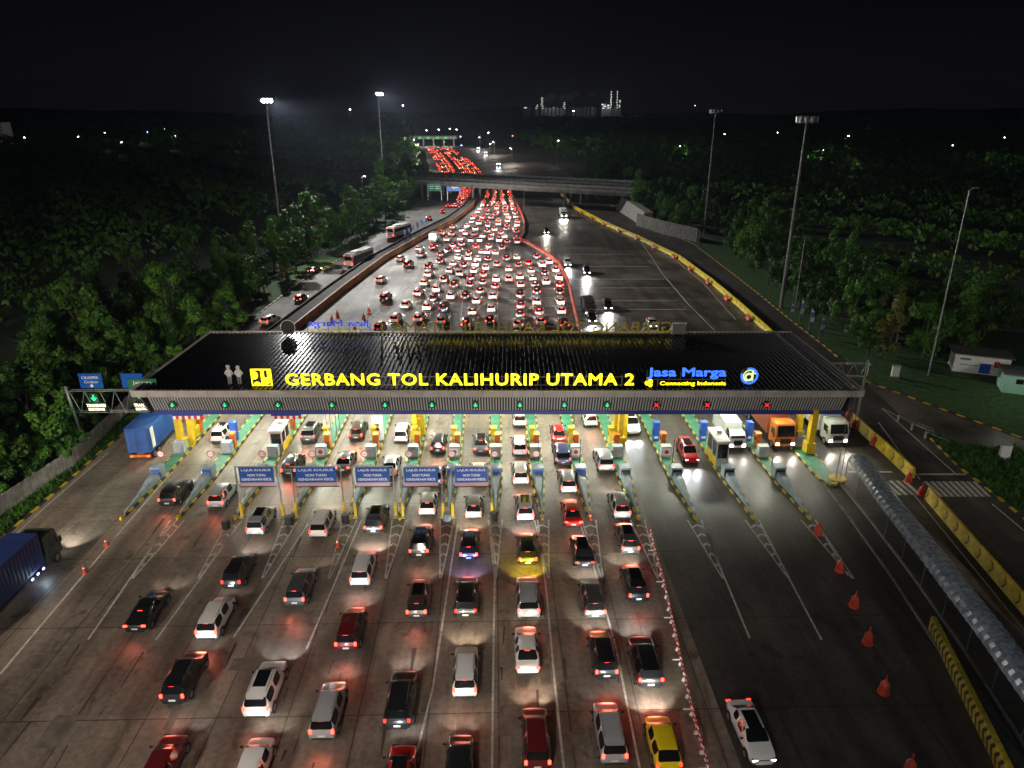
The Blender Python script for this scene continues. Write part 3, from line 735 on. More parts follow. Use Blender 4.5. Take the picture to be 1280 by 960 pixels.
# pots/bins between portals
for k,(px,py,lab) in enumerate(((362,655,'dark round bin between the first and second portal signs'),(432,652,'small dark tyre stack beside the second portal sign'),(559,650,'round bin with white base between the fourth and fifth portal signs'),(617,650,'dark tyre stack at the foot of the rightmost portal'),(283,660,'dark machine box left of the leftmost portal'))):
    X,Y=g(px,py); t=thing('tyre_stack' if 'tyre' in lab else 'bin',lab,'tyre stack' if 'tyre' in lab else 'bin',(X,Y,0))
    b=MB()
    for q in range(3): b.tube((0,0,q*.27),(0,0,q*.27+.25),.38,.36,n=14)
    b.build('drum',M['rubber' if k!=2 else 'greybox'],t); b=MB(); b.tube((0,0,.80),(0,0,.86),.3,n=12); b.build('lid',M['steeld'],t)
# ================================================================ CARS
def loft(stations):
    """returns verts grid [station][16 points] of a car shell"""
    rows=[]
    for (y,w_,zb,zs,zr,wr) in stations:
        h=[(0,zb),(w_*.86,zb),(w_*.985,zb+.16),(w_,zb+(zs-zb)*.55),(w_*.965,zs),(wr,zr-.035 if zr-zs>.2 else zr-.015),(wr*.62,zr),(0,zr+.012)]
        row=[(x,y,z) for x,z in h]+[(-x,y,z) for x,z in h[1:-1][::-1]]
        rows.append(row)
    return rows
CARS={
 'mpv':dict(L=4.5,st=[(0,.70,.42,.70,.72,.60),(.05,.80,.30,.86,.90,.70),(.10,.84,.26,.98,1.02,.74),(.34,.855,.24,1.02,1.60,.60),(.55,.86,.22,1.02,1.67,.62),(1.5,.865,.21,1.01,1.71,.64),(1.62,.865,.21,1.01,1.71,.64),(2.5,.865,.21,1.0,1.67,.64),(2.78,.865,.21,.99,1.60,.63),(3.5,.86,.22,.97,1.02,.76),(4.15,.83,.24,.86,.90,.72),(4.40,.76,.28,.70,.76,.66),(4.5,.60,.34,.56,.58,.5)],rear=(2,3),sides=[(3,5),(6,8)],shield=(8,9),tz=.92,ty=.06,tx=.70,tall=.30),
 'suv':dict(L=4.65,st=[(0,.72,.48,.78,.80,.62),(.05,.84,.36,.98,1.02,.74),(.12,.90,.30,1.10,1.13,.78),(.42,.92,.28,1.13,1.70,.66),(.7,.925,.26,1.13,1.78,.68),(1.55,.93,.26,1.12,1.82,.70),(1.68,.93,.26,1.12,1.82,.70),(2.55,.93,.26,1.11,1.78,.70),(2.8,.93,.26,1.10,1.72,.69),(3.4,.92,.27,1.08,1.13,.82),(4.25,.89,.30,1.0,1.04,.80),(4.52,.83,.34,.86,.92,.74),(4.65,.66,.42,.66,.68,.55)],rear=(2,3),sides=[(3,5),(6,8)],shield=(8,9),tz=1.02,ty=.08,tx=.76,tall=.26),
 'hatch':dict(L=3.95,st=[(0,.68,.40,.68,.70,.56),(.05,.79,.30,.84,.88,.68),(.14,.83,.25,.95,.99,.72),(.62,.84,.23,.97,1.43,.57),(.85,.845,.21,.96,1.48,.59),(1.5,.85,.20,.95,1.51,.61),(1.6,.85,.20,.95,1.51,.61),(2.25,.85,.20,.94,1.48,.61),(2.5,.85,.20,.94,1.42,.60),(3.1,.84,.21,.92,.96,.73),(3.65,.80,.23,.82,.86,.68),(3.86,.73,.27,.68,.72,.6),(3.95,.56,.34,.55,.57,.45)],rear=(2,3),sides=[(3,5),(6,8)],shield=(8,9),tz=.84,ty=.08,tx=.69,tall=.22),
 'sedan':dict(L=4.6,st=[(0,.66,.40,.74,.76,.56),(.05,.80,.30,.88,.92,.70),(.5,.86,.22,.96,1.0,.76),(.62,.865,.21,.97,1.01,.76),(1.25,.87,.20,.96,1.40,.58),(1.9,.87,.20,.95,1.45,.60),(2.02,.87,.20,.95,1.45,.60),(2.55,.87,.20,.94,1.43,.60),(2.8,.87,.20,.93,1.38,.59),(3.5,.86,.21,.91,.96,.76),(4.25,.82,.23,.80,.84,.70),(4.5,.74,.27,.66,.70,.6),(4.6,.56,.34,.52,.54,.45)],rear=(3,4),sides=[(4,5),(6,8)],shield=(8,9),tz=.84,ty=.06,tx=.68,tall=.15),
}
def car_meshes(kind,levels=2):
    d=CARS[kind]; rows=loft(d['st']); n=len(rows[0]); NR=len(rows)
    body=MB(); glass=MB()
    V=[v for r in rows for v in r]
    bf=[];gf=[]
    for i in range(NR-1):
        for j in range(n):
            f=(i*n+j,(i+1)*n+j,(i+1)*n+(j+1)%n,i*n+(j+1)%n)[::-1]
            top=j in (5,6,7,8)  # wr -> centre -> -wr
            side=j in (4,9)
            isg=(top and (d['rear'][0]<=i<d['rear'][1] or d['shield'][0]<=i<d['shield'][1])) or (side and any(a<=i<b_ for a,b_ in d['sides']))
            (gf if isg else bf).append(f)
    bf.append(tuple(range(n))); bf.append(tuple((NR-1)*n+j for j in range(n))[::-1])
    full=MB(); full.idx(V,bf,0,True); full.idx([],[],1)
    full.f+=gf; full.m+=[1]*len(gf); full.sm+=[True]*len(gf)
    o=full.build('shell',[M['black'],M['glass']]); md=o.modifiers.new('s','SUBSURF'); md.levels=levels; md.subdivision_type='CATMULL_CLARK'
    cl=o.data.attributes.new('crease_edge','FLOAT','EDGE')
    gset=set()
    for p in o.data.polygons:
        for ek in p.edge_keys: gset.add((ek,p.material_index))
    for ed in o.data.edges:
        k=tuple(sorted(ed.vertices)); c_=.55 if ((k,0) in gset and (k,1) in gset) else .12
        cl.data[ed.index].value=c_
    dg=bpy.context.evaluated_depsgraph_get(); me=bpy.data.meshes.new_from_object(o.evaluated_get(dg)); bpy.data.objects.remove(o)
    vv=[tuple(v.co) for v in me.vertices]
    for p in me.polygons:
        t_=glass if p.material_index==1 else body
        t_.f.append(tuple(p.vertices)); t_.m.append(0); t_.sm.append(True)
    body.v=list(vv); glass.v=list(vv)
    return body,glass
def smooth_by_angle(me,ang=.7):
    bm=bmesh.new(); bm.from_mesh(me); bmesh.ops.remove_doubles(bm,verts=bm.verts,dist=1e-5)
    bmesh.ops.recalc_face_normals(bm,faces=bm.faces)
    for e_ in bm.edges:
        if len(e_.link_faces)==2 and e_.calc_face_angle(0)>ang: e_.smooth=False
    loose=[v for v in bm.verts if not v.link_faces]; bmesh.ops.delete(bm,geom=loose,context='VERTS')
    bm.to_mesh(me); bm.free()
def wheelmesh(r=.32,w_=.22):
    b=MB(); b.tube((-w_/2,0,0),(w_/2,0,0),r,n=18,m=0); b.tube((-w_/2-.01,0,0),(w_/2+.01,0,0),r*.62,n=14,m=1); return b
PAINT={}
def paint(c):
    cols={'white':(.74,.74,.72),'silver':(.42,.43,.45),'black':(.012,.012,.014),'grey':(.08,.085,.09),'red':(.45,.012,.01),'maroon':(.14,.012,.014),'yellow':(.75,.56,.01),'cream':(.62,.56,.44),'blue':(.02,.035,.12),'brown':(.08,.05,.035),'orange':(.60,.13,.02)}
    if c not in PAINT: PAINT[c]=mat('car_paint_'+c,cols[c],.28,metal=.25 if c in('silver','grey','brown','maroon') else 0,coat=.7)
    return PAINT[c]
LAMPCOL=[(1,.97,.92),(.86,.93,1),(1,.93,.82),(.9,.95,1),(1,.86,.68)]
PROTO={}
def partset(kind,tail):
    """prototype part meshes for a detailed car"""
    key=(kind,tail)
    if key in PROTO: return PROTO[key]
    d=CARS[kind]; body,glass=car_meshes(kind); P=[]
    def mesh(mb,name,mats,bev=0):
        o=mb.build(name,mats,bevel=bev); me=o.data; bpy.data.objects.remove(o); return me
    bm_=mesh(body,'body',[paint('white')]); smooth_by_angle(bm_); P.append(('body',bm_,(0,0,0)))
    gm=mesh(glass,'window',[M['glass']]); smooth_by_angle(gm); P.append(('window',gm,(0,0,0)))
    wm=mesh(wheelmesh(.33 if kind!='suv' else .37),'wheel',[M['rubber'],M['rim']])
    L=d['L']; ww=d['st'][5][1]-.09; zr=.33 if kind!='suv' else .37
    for sx in (-1,1):
        for yy in (.85,L-.85): P.append(('wheel',wm,(sx*(ww+.02),yy,zr)))
    # black plates round the wheels, the shade of the arches put into their colour
    for sx in (-1,1):
        for yy in (.85,L-.85):
            ar=MB()
            pts=[(yy+(zr+.07)*math.cos(rad(a)),zr+(zr+.07)*math.sin(rad(a))) for a in range(-10,191,20)]
            x0=sx*(ww+.02); ar.extr(pts,min(x0,x0+sx*.085),max(x0,x0+sx*.085)); P.append(('wheel_arch_shade',mesh(ar,'wheel_arch_shade',[M['black']]),(0,0,0)))
    tm=M['e_tail'] if tail=='lit' else M['e_taildim']
    tz,tx,tl=d['tz'],d['tx'],d['tall']
    for sx in (-1,1):
        b=MB(); b.box(0,0,-tl/2,.17 if kind!='sedan' else .3,.10,tl,0); P.append(('tail_light',mesh(b,'tail_light',[tm],.02),(sx*tx,d['ty']-.01,tz)))
        b=MB(); b.box(0,-.03,-.08,.34,.14,.16,0); b.idx([(-.14,.045,-.06),(.14,.045,-.06),(.14,.045,.05),(-.14,.045,.05)],[(3,2,1,0)],1); P.append(('headlight',mesh(b,'headlight',[M['black'],M['e_head']]),(sx*.56,L-.10,.62 if kind!='suv' else .76)))
        b=MB(); b.box(0,0,0,.2,.12,.14,0); P.append(('side_mirror',mesh(b,'side_mirror',[M['black']],.03),(sx*(ww+.2),d['st'][9][0]-.25,1.0 if kind!='suv' else 1.12)))
    if tail=='lit':
        i=d['rear'][1]; b=MB(); b.box(0,0,0,.34,.05,.04,0); P.append(('brake_light',mesh(b,'brake_light',[tm]),(0,d['st'][i][0]-.05,d['st'][i][4]-.07)))
    b=MB(); b.box(0,0,-.06,.44,.02,.13); P.append(('number_plate',mesh(b,'number_plate',[M['plate']]),(0,-.01,.66 if kind=='suv' else .60)))
    b=MB(); b.box(0,0,-.09,1.30,.08,.18); P.append(('rear_bumper',mesh(b,'rear_bumper',[M['black']],.03),(0,.02,.40 if kind!='suv' else .46)))
    b=MB(); b.box(0,0,-.1,.7,.05,.2); P.append(('grille',mesh(b,'grille',[M['black']],.02),(0,L-.06,.55)))
    if kind in('suv','mpv'):
        b=MB()
        for sx in (-1,1): b.tube((sx*.58,.7,d['st'][5][4]+.03),(sx*.58,2.5,d['st'][5][4]+.02),.02,n=5)
        P.append(('roof_rail',mesh(b,'roof_rail',[M['steeld']]),(0,0,0)))
        b=MB(); zt=d['st'][3][4]; b.extr([(.22,zt-.02),(.5,zt+.03),(.55,zt+.055),(.2,zt+.02)],-.55,.55); P.append(('spoiler',mesh(b,'spoiler',[paint('white')]),(0,0,0)))
    PROTO[key]=P; return P
def car(X,Y,rz,kind,color,label,group,tail='lit',head=True,power=None,name=None,roofcol=None,lc=None):
    """X,Y is the middle of the rear bumper; rz=0 drives away from the camera"""
    t=thing(name or {'mpv':'people_carrier','suv':'off_road_car','hatch':'hatchback','sedan':'saloon_car'}[kind],label,'car',(X,Y,.03),rz,group)
    for (nm_,me,loc) in partset(kind,tail):
        o=bpy.data.objects.new(nm_,me); C.objects.link(o); o.parent=t; o.location=loc
        if nm_ in('body','spoiler'): o.material_slots[0].link='OBJECT'; o.material_slots[0].material=paint(color)
    if (len(label)+int(X*7))%3==0 and kind!='hatch' or 'sunroof' in label:
        b=MB(); s5=CARS[kind]['st']; zt=s5[5][4]; b.box(0,s5[5][0]+.35,zt+.012,.86,1.5,.012); b.build('sunroof',M['glass'],t)
    L=CARS[kind]['L']; c=lc or R.choice(LAMPCOL)
    if head:
        pw=(power or P_HEAD)*R.choice((.35,.6,1.0,1.5))
        for sx in (-1,1):
            lamp('headlight_beam','SPOT',(sx*.58,L+.05,.72),pw,c,aim=(sx*.8,L+9,-.15),size=.08,angle=78,blend=.75,parent=t)
    if tail=='lit':
        lamp('tail_light_glow','SPOT',(0,-.12,.85),R.choice((110,200,330)),(1,.20,.12),aim=(0,-9,1.3),size=.6,angle=135,blend=.9,parent=t)
    return t
def merged_car(kind):
    """one mesh with every look of the small far cars; slot 0 paint"""
    d=CARS[kind]; body,glass=car_meshes(kind,1); L=d['L']
    me_b=MB(); me_b.v=body.v; me_b.f=list(body.f); me_b.m=[0]*len(body.f); me_b.sm=[True]*len(body.f)
    me_b.idx(glass.v,glass.f,1,True)
    for sx in (-1,1):
        me_b.box(sx*d['tx'],d['ty']-.02,d['tz']-d['tall']/2,.2,.12,d['tall'],2); me_b.idx([(sx*.6-.15,L+.0,.52),(sx*.6+.15,L+.0,.52),(sx*.6+.15,L+.0,.66),(sx*.6-.15,L+.0,.66)],[(3,2,1,0)],3)
        for yy in (.85,L-.85): me_b.tube((sx*.62,yy,.33),(sx*.84,yy,.33),.33,n=12,m=4)
        me_b.box(sx*.95,d['st'][9][0]-.2,1.0,.2,.1,.13,4)
    me_b.box(0,-.0,.54,.44,.03,.13,5); me_b.box(0,.02,.31,1.3,.08,.18,4)
    i=d['rear'][1]; me_b.box(0,d['st'][i][0]-.07,d['st'][i][4]-.1,.4,.08,.06,2)
    o=me_b.build('car',[paint('white'),M['glass'],M['e_tailq'],M['e_head'],M['rubber'],M['plate']]); me=o.data; bpy.data.objects.remove(o); smooth_by_angle(me); return me
SMALL={k:merged_car(k) for k in CARS}
def small_car(X,Y,rz,kind,color,label,group,lit=True,beam=1.0,glow=True,facing=False):
    o=bpy.data.objects.new({'mpv':'people_carrier','suv':'off_road_car','hatch':'hatchback','sedan':'saloon_car'}[kind],SMALL[kind]); C.objects.link(o)
    o.location=(X,Y,.03); o.rotation_euler=(0,0,rz)
    tag(o,label,'car',group)
    o.material_slots[0].link='OBJECT'; o.material_slots[0].material=paint(color)
    if not lit: o.material_slots[2].link='OBJECT'; o.material_slots[2].material=M['e_taildim']
    L=CARS[kind]['L']
    if beam: lamp('headlight_beam','SPOT',(0,L+.05,.8),P_HEAD_Q*beam*2,R.choice(LAMPCOL),aim=(0,L+10,-.1),size=.3,angle=85,blend=.8,parent=o)
    return o
# near traffic: (photo x, photo y of the lower rear edge, kind, colour, tail, label)
FG='cars waiting in front of the toll gate'
NEAR=[
 (170,796,'sedan','black','lit','black saloon alone in the third lane from the left edge, lower left'),
 (259,805,'mpv','white','lit','white people carrier below the black car with one red lamp, left side'),
 (290,741,'mpv','black','dim','black people carrier in the lane under the leftmost blue sign'),
 (369,763,'mpv','grey','lit','dark grey people carrier below the second blue sign'),
 (217,886,'mpv','black','lit','black people carrier in the lower left, left of the white off-road car'),
 (321,904,'suv','white','lit','white off-road car with dark sunroof in the lower left'),
 (403,931,'mpv','silver','lit','silver people carrier with reddened bonnet in the lower left'),
 (183,1012,'sedan','maroon','lit','dark red car cut by the bottom edge, far left'),
 (306,1004,'hatch','white','lit','white car cut by the bottom edge, lower left'),
 (319,674,'mpv','silver','dim','silver people carrier just through the leftmost blue sign'),
 (398,677,'mpv','white','dim','white people carrier just behind the second blue sign'),
 (467,673,'suv','black','lit','black off-road car just below the middle blue sign'),
 (450,738,'mpv','white','lit','white people carrier following the black off-road car under the middle sign'),
 (433,820,'mpv','maroon','lit','dark maroon people carrier behind the white one, left of centre'),
 (497,919,'suv','black','dim','large black off-road car in the lower centre left'),
 (524,703,'suv','black','lit','black off-road car below the fourth blue sign'),
 (521,779,'mpv','brown','lit','dark brown people carrier below the fourth blue sign, second in line'),
 (534,649,'hatch','white','lit','white hatchback with wide red tail lamps under the fourth blue sign'),
 (592,653,'hatch','silver','lit','silver hatchback coming out under the rightmost blue sign'),
 (586,706,'mpv','black','lit','black people carrier behind the silver hatchback, centre lane'),
 (582,779,'suv','black','dim','black off-road car with brightly lit tailgate, centre lane'),
 (581,878,'mpv','white','lit','white people carrier with pale roof at the lower centre'),
 (573,1000,'hatch','black','lit','black hatchback with reddish windscreen cut by the bottom edge, centre'),
 (494,1028,'sedan','red','dim','red bonnet of a car cut by the bottom edge, centre left'),
 (657,656,'mpv','white','lit','white people carrier in the first lane right of the blue signs'),
 (660,712,'mpv','black','lit','black people carrier whose tailgate glows yellow, right of centre'),
 (661,779,'suv','silver','lit','silver off-road car with spare wheel bump, right of centre'),
 (660,849,'sedan','white','lit','white saloon right of centre, lower middle'),
 (672,970,'mpv','maroon','lit','dark red people carrier at the bottom edge, right of centre'),
 (717,664,'sedan','red','lit','bright red car between the ninth and tenth island tips'),
 (731,715,'sedan','black','dim','black saloon following the bright red car'),
 (744,779,'mpv','grey','lit','dark grey people carrier second behind the bright red car'),
 (758,855,'mpv','black','lit','black people carrier third behind the bright red car'),
 (768,962,'mpv','silver','lit','silver people carrier at the bottom edge beside the yellow hatchback'),
 (778,653,'mpv','silver','lit','silver people carrier beside the eleventh island tip'),
 (788,698,'mpv','grey','lit','dark people carrier at the top of the red and white barrier'),
 (798,758,'mpv','black','lit','black people carrier next to the red and white barrier, upper part'),
 (813,867,'suv','black','lit','large black off-road car next to the red and white barrier'),
 (836,972,'hatch','yellow','dim','bright yellow hatchback at the bottom beside the red and white barrier'),
]
GT='cars inside the toll lanes'
GATE=[
 (210,638,'suv','black','lit','black off-road car between the first two toll islands'),
 (270,640,'mpv','silver','lit','silver people carrier leaving the second lane beside the leftmost sign'),
 (272,557,'mpv','white','dim','white van under the canopy in the second lane'),
 (361,599,'mpv','black','lit','black people carrier behind the gap of first and second signs'),
 (385,557,'suv','grey','lit','dark off-road car with silver bumper under the canopy, fourth lane'),
 (428,595,'sedan','grey','lit','dark grey saloon above the second blue sign'),
 (445,554,'mpv','brown','lit','brown people carrier beside the tall white cabinet'),
 (501,557,'mpv','white','dim','white van beside the middle yellow column'),
 (486,601,'sedan','silver','dim','silver saloon behind the middle blue sign'),
 (547,571,'mpv','black','lit','black people carrier right of the middle yellow column'),
 (601,571,'sedan','grey','lit','charcoal saloon between the seventh and eighth islands'),
 (545,611,'hatch','grey','dim','dark car mostly hidden by the fourth blue sign'),
 (598,608,'hatch','white','dim','white car mostly hidden by the rightmost blue sign'),
 (650,537,'hatch','white','lit','white hatchback at the canopy edge in the ninth lane'),
 (650,574,'mpv','silver','lit','silver people carrier braking in the ninth lane'),
 (651,610,'mpv','white','lit','white people carrier third in the ninth lane'),
 (699,556,'hatch','red','lit','bright red hatchback inside the tenth lane'),
 (704,586,'suv','blue','lit','dark blue off-road car with roof rack behind the red hatchback'),
 (711,621,'mpv','silver','lit','silver people carrier leaving the tenth lane'),
 (739,537,'hatch','white','lit','white hatchback at the canopy edge in the eleventh lane'),
 (758,594,'suv','silver','dim','silver off-road car beside the right middle yellow column'),
]
for (px,py,k,c,tl,lab) in NEAR:
    X,Y=g(px,py-1); car(X,Y,0,k,c,lab,FG,tl,lc={(661,779):(1,.78,.03),(582,779):(.35,.4,1),(813,867):(.8,.92,1),(836,972):(1,.95,.85),(467,673):(.8,.92,1)}.get((px,py)),power={(661,779):700,(836,972):1100,(450,738):1300,(582,779):350}.get((px,py)))
for (px,py,k,c,tl,lab) in GATE:
    X,Y=g(px,py-1); car(X,Y,0,k,c,lab,GT,tl,power=P_HEAD*.6)
# oncoming near
OG='vehicles coming towards the camera'
def oncoming(px,py,k,c,lab,**kw):
    X,Y=g(px,py-1); L=CARS[k]['L']; return car(X,Y+L,math.pi,k,c,lab,OG,tail='dim',**kw)
X,Y=g(949,962); car(X+.1,Y+4.6,math.pi+rad(2),'sedan','white','white saloon with dark glass sunroof driving toward the camera at the bottom right',OG,tail='dim',lc=(.5,.65,1),power=500)
oncoming(865,583,'mpv','red','bright red van coming through the twelfth lane')
oncoming(792,547,'suv','white','white off-road car coming through beside the yellow column',lc=(.8,.92,1),power=1600)
# ---------------------------------------------------------------- queue beyond the canopy
QL=[(473,355,'w','hatch'),(479,379,'k','suv'),(508,336,'k','suv'),(498,328,'w','hatch'),(549,331,'k','mpv'),(534,338,'k','mpv'),(534,348,'w','mpv'),(529,359,'c','hatch'),(521,372,'s','mpv'),(545,367,'w','mpv'),(561,343,'w','hatch'),(574,347,'s','suv'),(554,355,'m','mpv'),(567,362,'k','suv'),(563,376,'w','mpv'),(540,379,'k','sedan'),(505,388,'c','sedan'),(533,390,'w','mpv'),(554,392,'k','suv'),(492,406,'w','mpv'),(522,405,'w','mpv'),(551,408,'s','mpv'),(590,396,'c','hatch'),(472,416,'m','hatch'),(582,412,'k','mpv'),(581,376,'k','mpv'),(587,361,'k','hatch'),(588,352,'m','sedan'),(579,336,'k','hatch'),(566,334,'c','hatch'),(592,343,'w','hatch'),(594,335,'w','mpv'),(595,382,'w','mpv'),(572,326,'w','hatch'),(585,327,'w','mpv'),(600,369,'k','hatch'),(603,358,'k','hatch'),(604,348,'r','mpv'),(607,339,'w','hatch'),(610,328,'k','hatch'),(597,328,'w','hatch'),(621,335,'s','mpv'),(620,354,'w','mpv'),(619,363,'r','hatch'),(616,376,'w','mpv'),(614,392,'w','hatch'),(612,407,'k','hatch'),(636,341,'c','hatch'),(636,354,'w','mpv'),(633,328,'k','suv'),(648,336,'k','hatch'),(646,326,'w','hatch'),(650,351,'c','mpv'),(651,361,'s','hatch'),(650,375,'k','suv'),(651,388,'r','mpv'),(650,399,'k','hatch'),(648,413,'w','suv'),(661,333,'r','hatch'),(664,343,'s','hatch'),(666,353,'c','mpv'),(669,361,'k','hatch'),(671,370,'k','mpv'),(671,383,'w','mpv'),(674,396,'r','hatch'),(676,409,'w','mpv'),(671,325,'k','mpv'),(678,336,'w','suv'),(681,346,'k','hatch'),(683,358,'w','suv'),(687,332,'w','mpv'),(695,342,'c','mpv'),(699,352,'w','suv'),(700,361,'r','hatch'),(700,370,'k','hatch'),(701,383,'c','mpv'),(702,395,'w','mpv'),(706,413,'k','mpv'),
 (522,315,'w','hatch'),(540,313,'r','hatch'),(552,295,'c','mpv'),(565,287,'c','hatch'),(564,296,'s','mpv'),(558,303,'w','mpv'),(566,311,'k','mpv'),(559,317,'k','hatch'),(550,322,'k','sedan'),(524,323,'s','sedan'),(572,317,'w','hatch'),(577,309,'m','mpv'),(575,302,'w','hatch'),(588,304,'w','mpv'),(577,291,'w','hatch'),(586,320,'k','hatch'),(592,296,'r','hatch'),(603,299,'w','hatch'),(599,304,'w','sedan'),(595,312,'r','mpv'),(611,312,'r','mpv'),(602,319,'c','hatch'),(609,319,'w','mpv'),(619,320,'c','hatch'),(618,290,'c','mpv'),(624,304,'w','suv'),(626,294,'r','hatch'),(644,289,'w','hatch')]
CW={'w':'white','k':'black','c':'cream','s':'silver','r':'red','m':'maroon','b':'blue'}
KW={'mpv':'people carrier','suv':'off-road car','hatch':'hatchback','sedan':'saloon'}
QG='cars queueing beyond the canopy'
def heading(px,py,X,Y):
    tx,ty=g(*( (622,255) ))
    a=math.atan2(-(tx-X),(ty-Y)); k=.9 if px<600 else .35
    return a*k if Y<200 else a*.6
occ=[]
rows={}
def rowword(y): return 'nearest band' if y>395 else 'second band' if y>372 else 'third band' if y>350 else 'fourth band' if y>335 else 'farther band'
big=[q for q in QL if q[1]>322]
for q in big: rows.setdefault(rowword(q[1]),[]).append(q)
def ordw(n):
    s=['leftmost','second','third','fourth','fifth','sixth','seventh','eighth','ninth','tenth','eleventh','twelfth','thirteenth','fourteenth','fifteenth','sixteenth','seventeenth','eighteenth','nineteenth','twentieth']
    return s[n] if n<len(s) else 'rightmost'
LB={}
for rw,qs in rows.items():
    byc={}
    for q in sorted(qs): byc.setdefault((q[2],q[3]),[]).append(q)
    for (c,k),l in byc.items():
        for n_,q in enumerate(l):
            pos=('only ' if len(l)==1 else ordw(n_)+' ')
            LB[q]='%s%s %s in the %s of queueing cars above the canopy roof'%(pos,CW[c],KW[k],rw)
for q in QL:
    X,Y=g(q[0],q[1]); occ.append((X,Y))
    lab=LB.get(q) or '%s car packed in the far dense queue below the overpass'%CW[q[2]]
    small_car(X,Y,heading(q[0],q[1],X,Y),q[3],CW[q[2]],lab,QG if q in LB else 'cars packed in the far dense queue',lit=(q[0]*7+q[1])%5!=0)
# fill the dense part near the overpass
bl=[(330,560,600),(318,566,612),(308,572,655),(300,576,652),(290,575,653),(280,582,653),(270,590,650),(260,597,646),(250,603,643),(242,606,640)]
def bounds(py):
    for i in range(len(bl)-1):
        if bl[i][0]>=py>=bl[i+1][0]:
            t=(bl[i][0]-py)/(bl[i][0]-bl[i+1][0]); return [bl[i][k]+(bl[i+1][k]-bl[i][k])*t for k in (1,2)]
    return bl[-1][1:]
fl=0; Yq=176.0
Rq_=random.Random(3)
while Yq<292 and fl<112:
    # photo row of this distance
    dep=math.atan(H/Yq)-PIT; py=480+F*math.tan(dep)
    if py>330: Yq+=7; continue
    a,b_=bounds(max(242,py)); Xa,_=g(a,py); Xb,_=g(b_,py)
    n=max(2,int((Xb-Xa)/3.15))
    for i in range(n):
        X=Xa+(i+.5)*(Xb-Xa)/n+Rq_.uniform(-.3,.3); Y=Yq+Rq_.uniform(-1.6,1.6)+ (i%3)*1.4
        if any(abs(X-u)<2.3 and abs(Y-v)<5.8 for u,v in occ): continue
        if 247<py<264 and a+10<a+(b_-a)*(i+.5)/n<a+20: continue
        occ.append((X,Y)); k=Rq_.choice(['mpv','hatch','mpv','suv']); c=Rq_.choice('wwwskkwcrws')
        a_=math.atan2(-(g(622,240)[0]-X),(g(622,240)[1]+90-Y))
        small_car(X,Y,a_*.4,k,CW[c],'%s car packed in the far dense queue below the overpass'%CW[c],'cars packed in the far dense queue',lit=Rq_.random()<.85,beam=1.0); fl+=1
    Yq+=6.4
# cars on the slip road left of the median wall
LG='cars on the slip road left of the median wall'
for (px,py,c,k,lab) in ((553,267,'r','hatch','small red-lit car on the slip road just left of the median wall bend'),(560,260,'r','hatch','dark hatchback ahead of the red-lit car on the slip road'),(568,260,'w','mpv','white people carrier at the median wall bend'),(573,252,'c','hatch','cream hatchback at the median wall bend'),(535,276,'k','sedan','dark saloon with bright red lamps beside the white coach'),(389,343,'k','sedan','dark saloon behind the red and white bus on the left road'),(372,379,'k','hatch','dark hatchback with orange lamp on the left road near the canopy')):
    X,Y=g(px,py); small_car(X,Y,math.atan2(-(g(560,255)[0]-X),g(560,255)[1]-Y) if py>262 else rad(-6),k,CW[c],lab,LG); occ.append((X,Y))
X,Y=g(330,408); car(X,Y,rad(-18),'mpv','white','white van with red lamps on the left road behind the canopy',LG,'lit')
for i in range(16):
    px=576+ (i%3)*5.2; py=250-(i//3)*2.6; X,Y=g(px,py); small_car(X,Y,rad(-4),'hatch',R.choice(['white','black','red']),'tail-lit car in the narrow slip road queue under the overpass','cars in the slip road queue under the overpass',beam=0)
# oncoming cars beyond the canopy
def onc(px,py,k,c,lab,beam=2.2):
    X,Y=g(px,py); L=CARS[k]['L']; small_car(X,Y+L,math.pi+rad(-3),k,c,lab,OG,lit=False,beam=beam)
onc(711,334,'suv','white','white off-road car coming towards us beside the orange barrier bend'); onc(735,344,'mpv','black','dark car coming towards us right of the white off-road car')
onc(684,293,'mpv','black','dark car with bright headlamps alone on the wet carriageway'); onc(762,389,'mpv','black','dark people carrier coming close to the canopy on the wet carriageway')
onc(818,412,'hatch','white','white car just behind the letter G at the right rear of the roof')
onc(742,405,'mpv','black','black van next to the canopy on the wet carriageway')
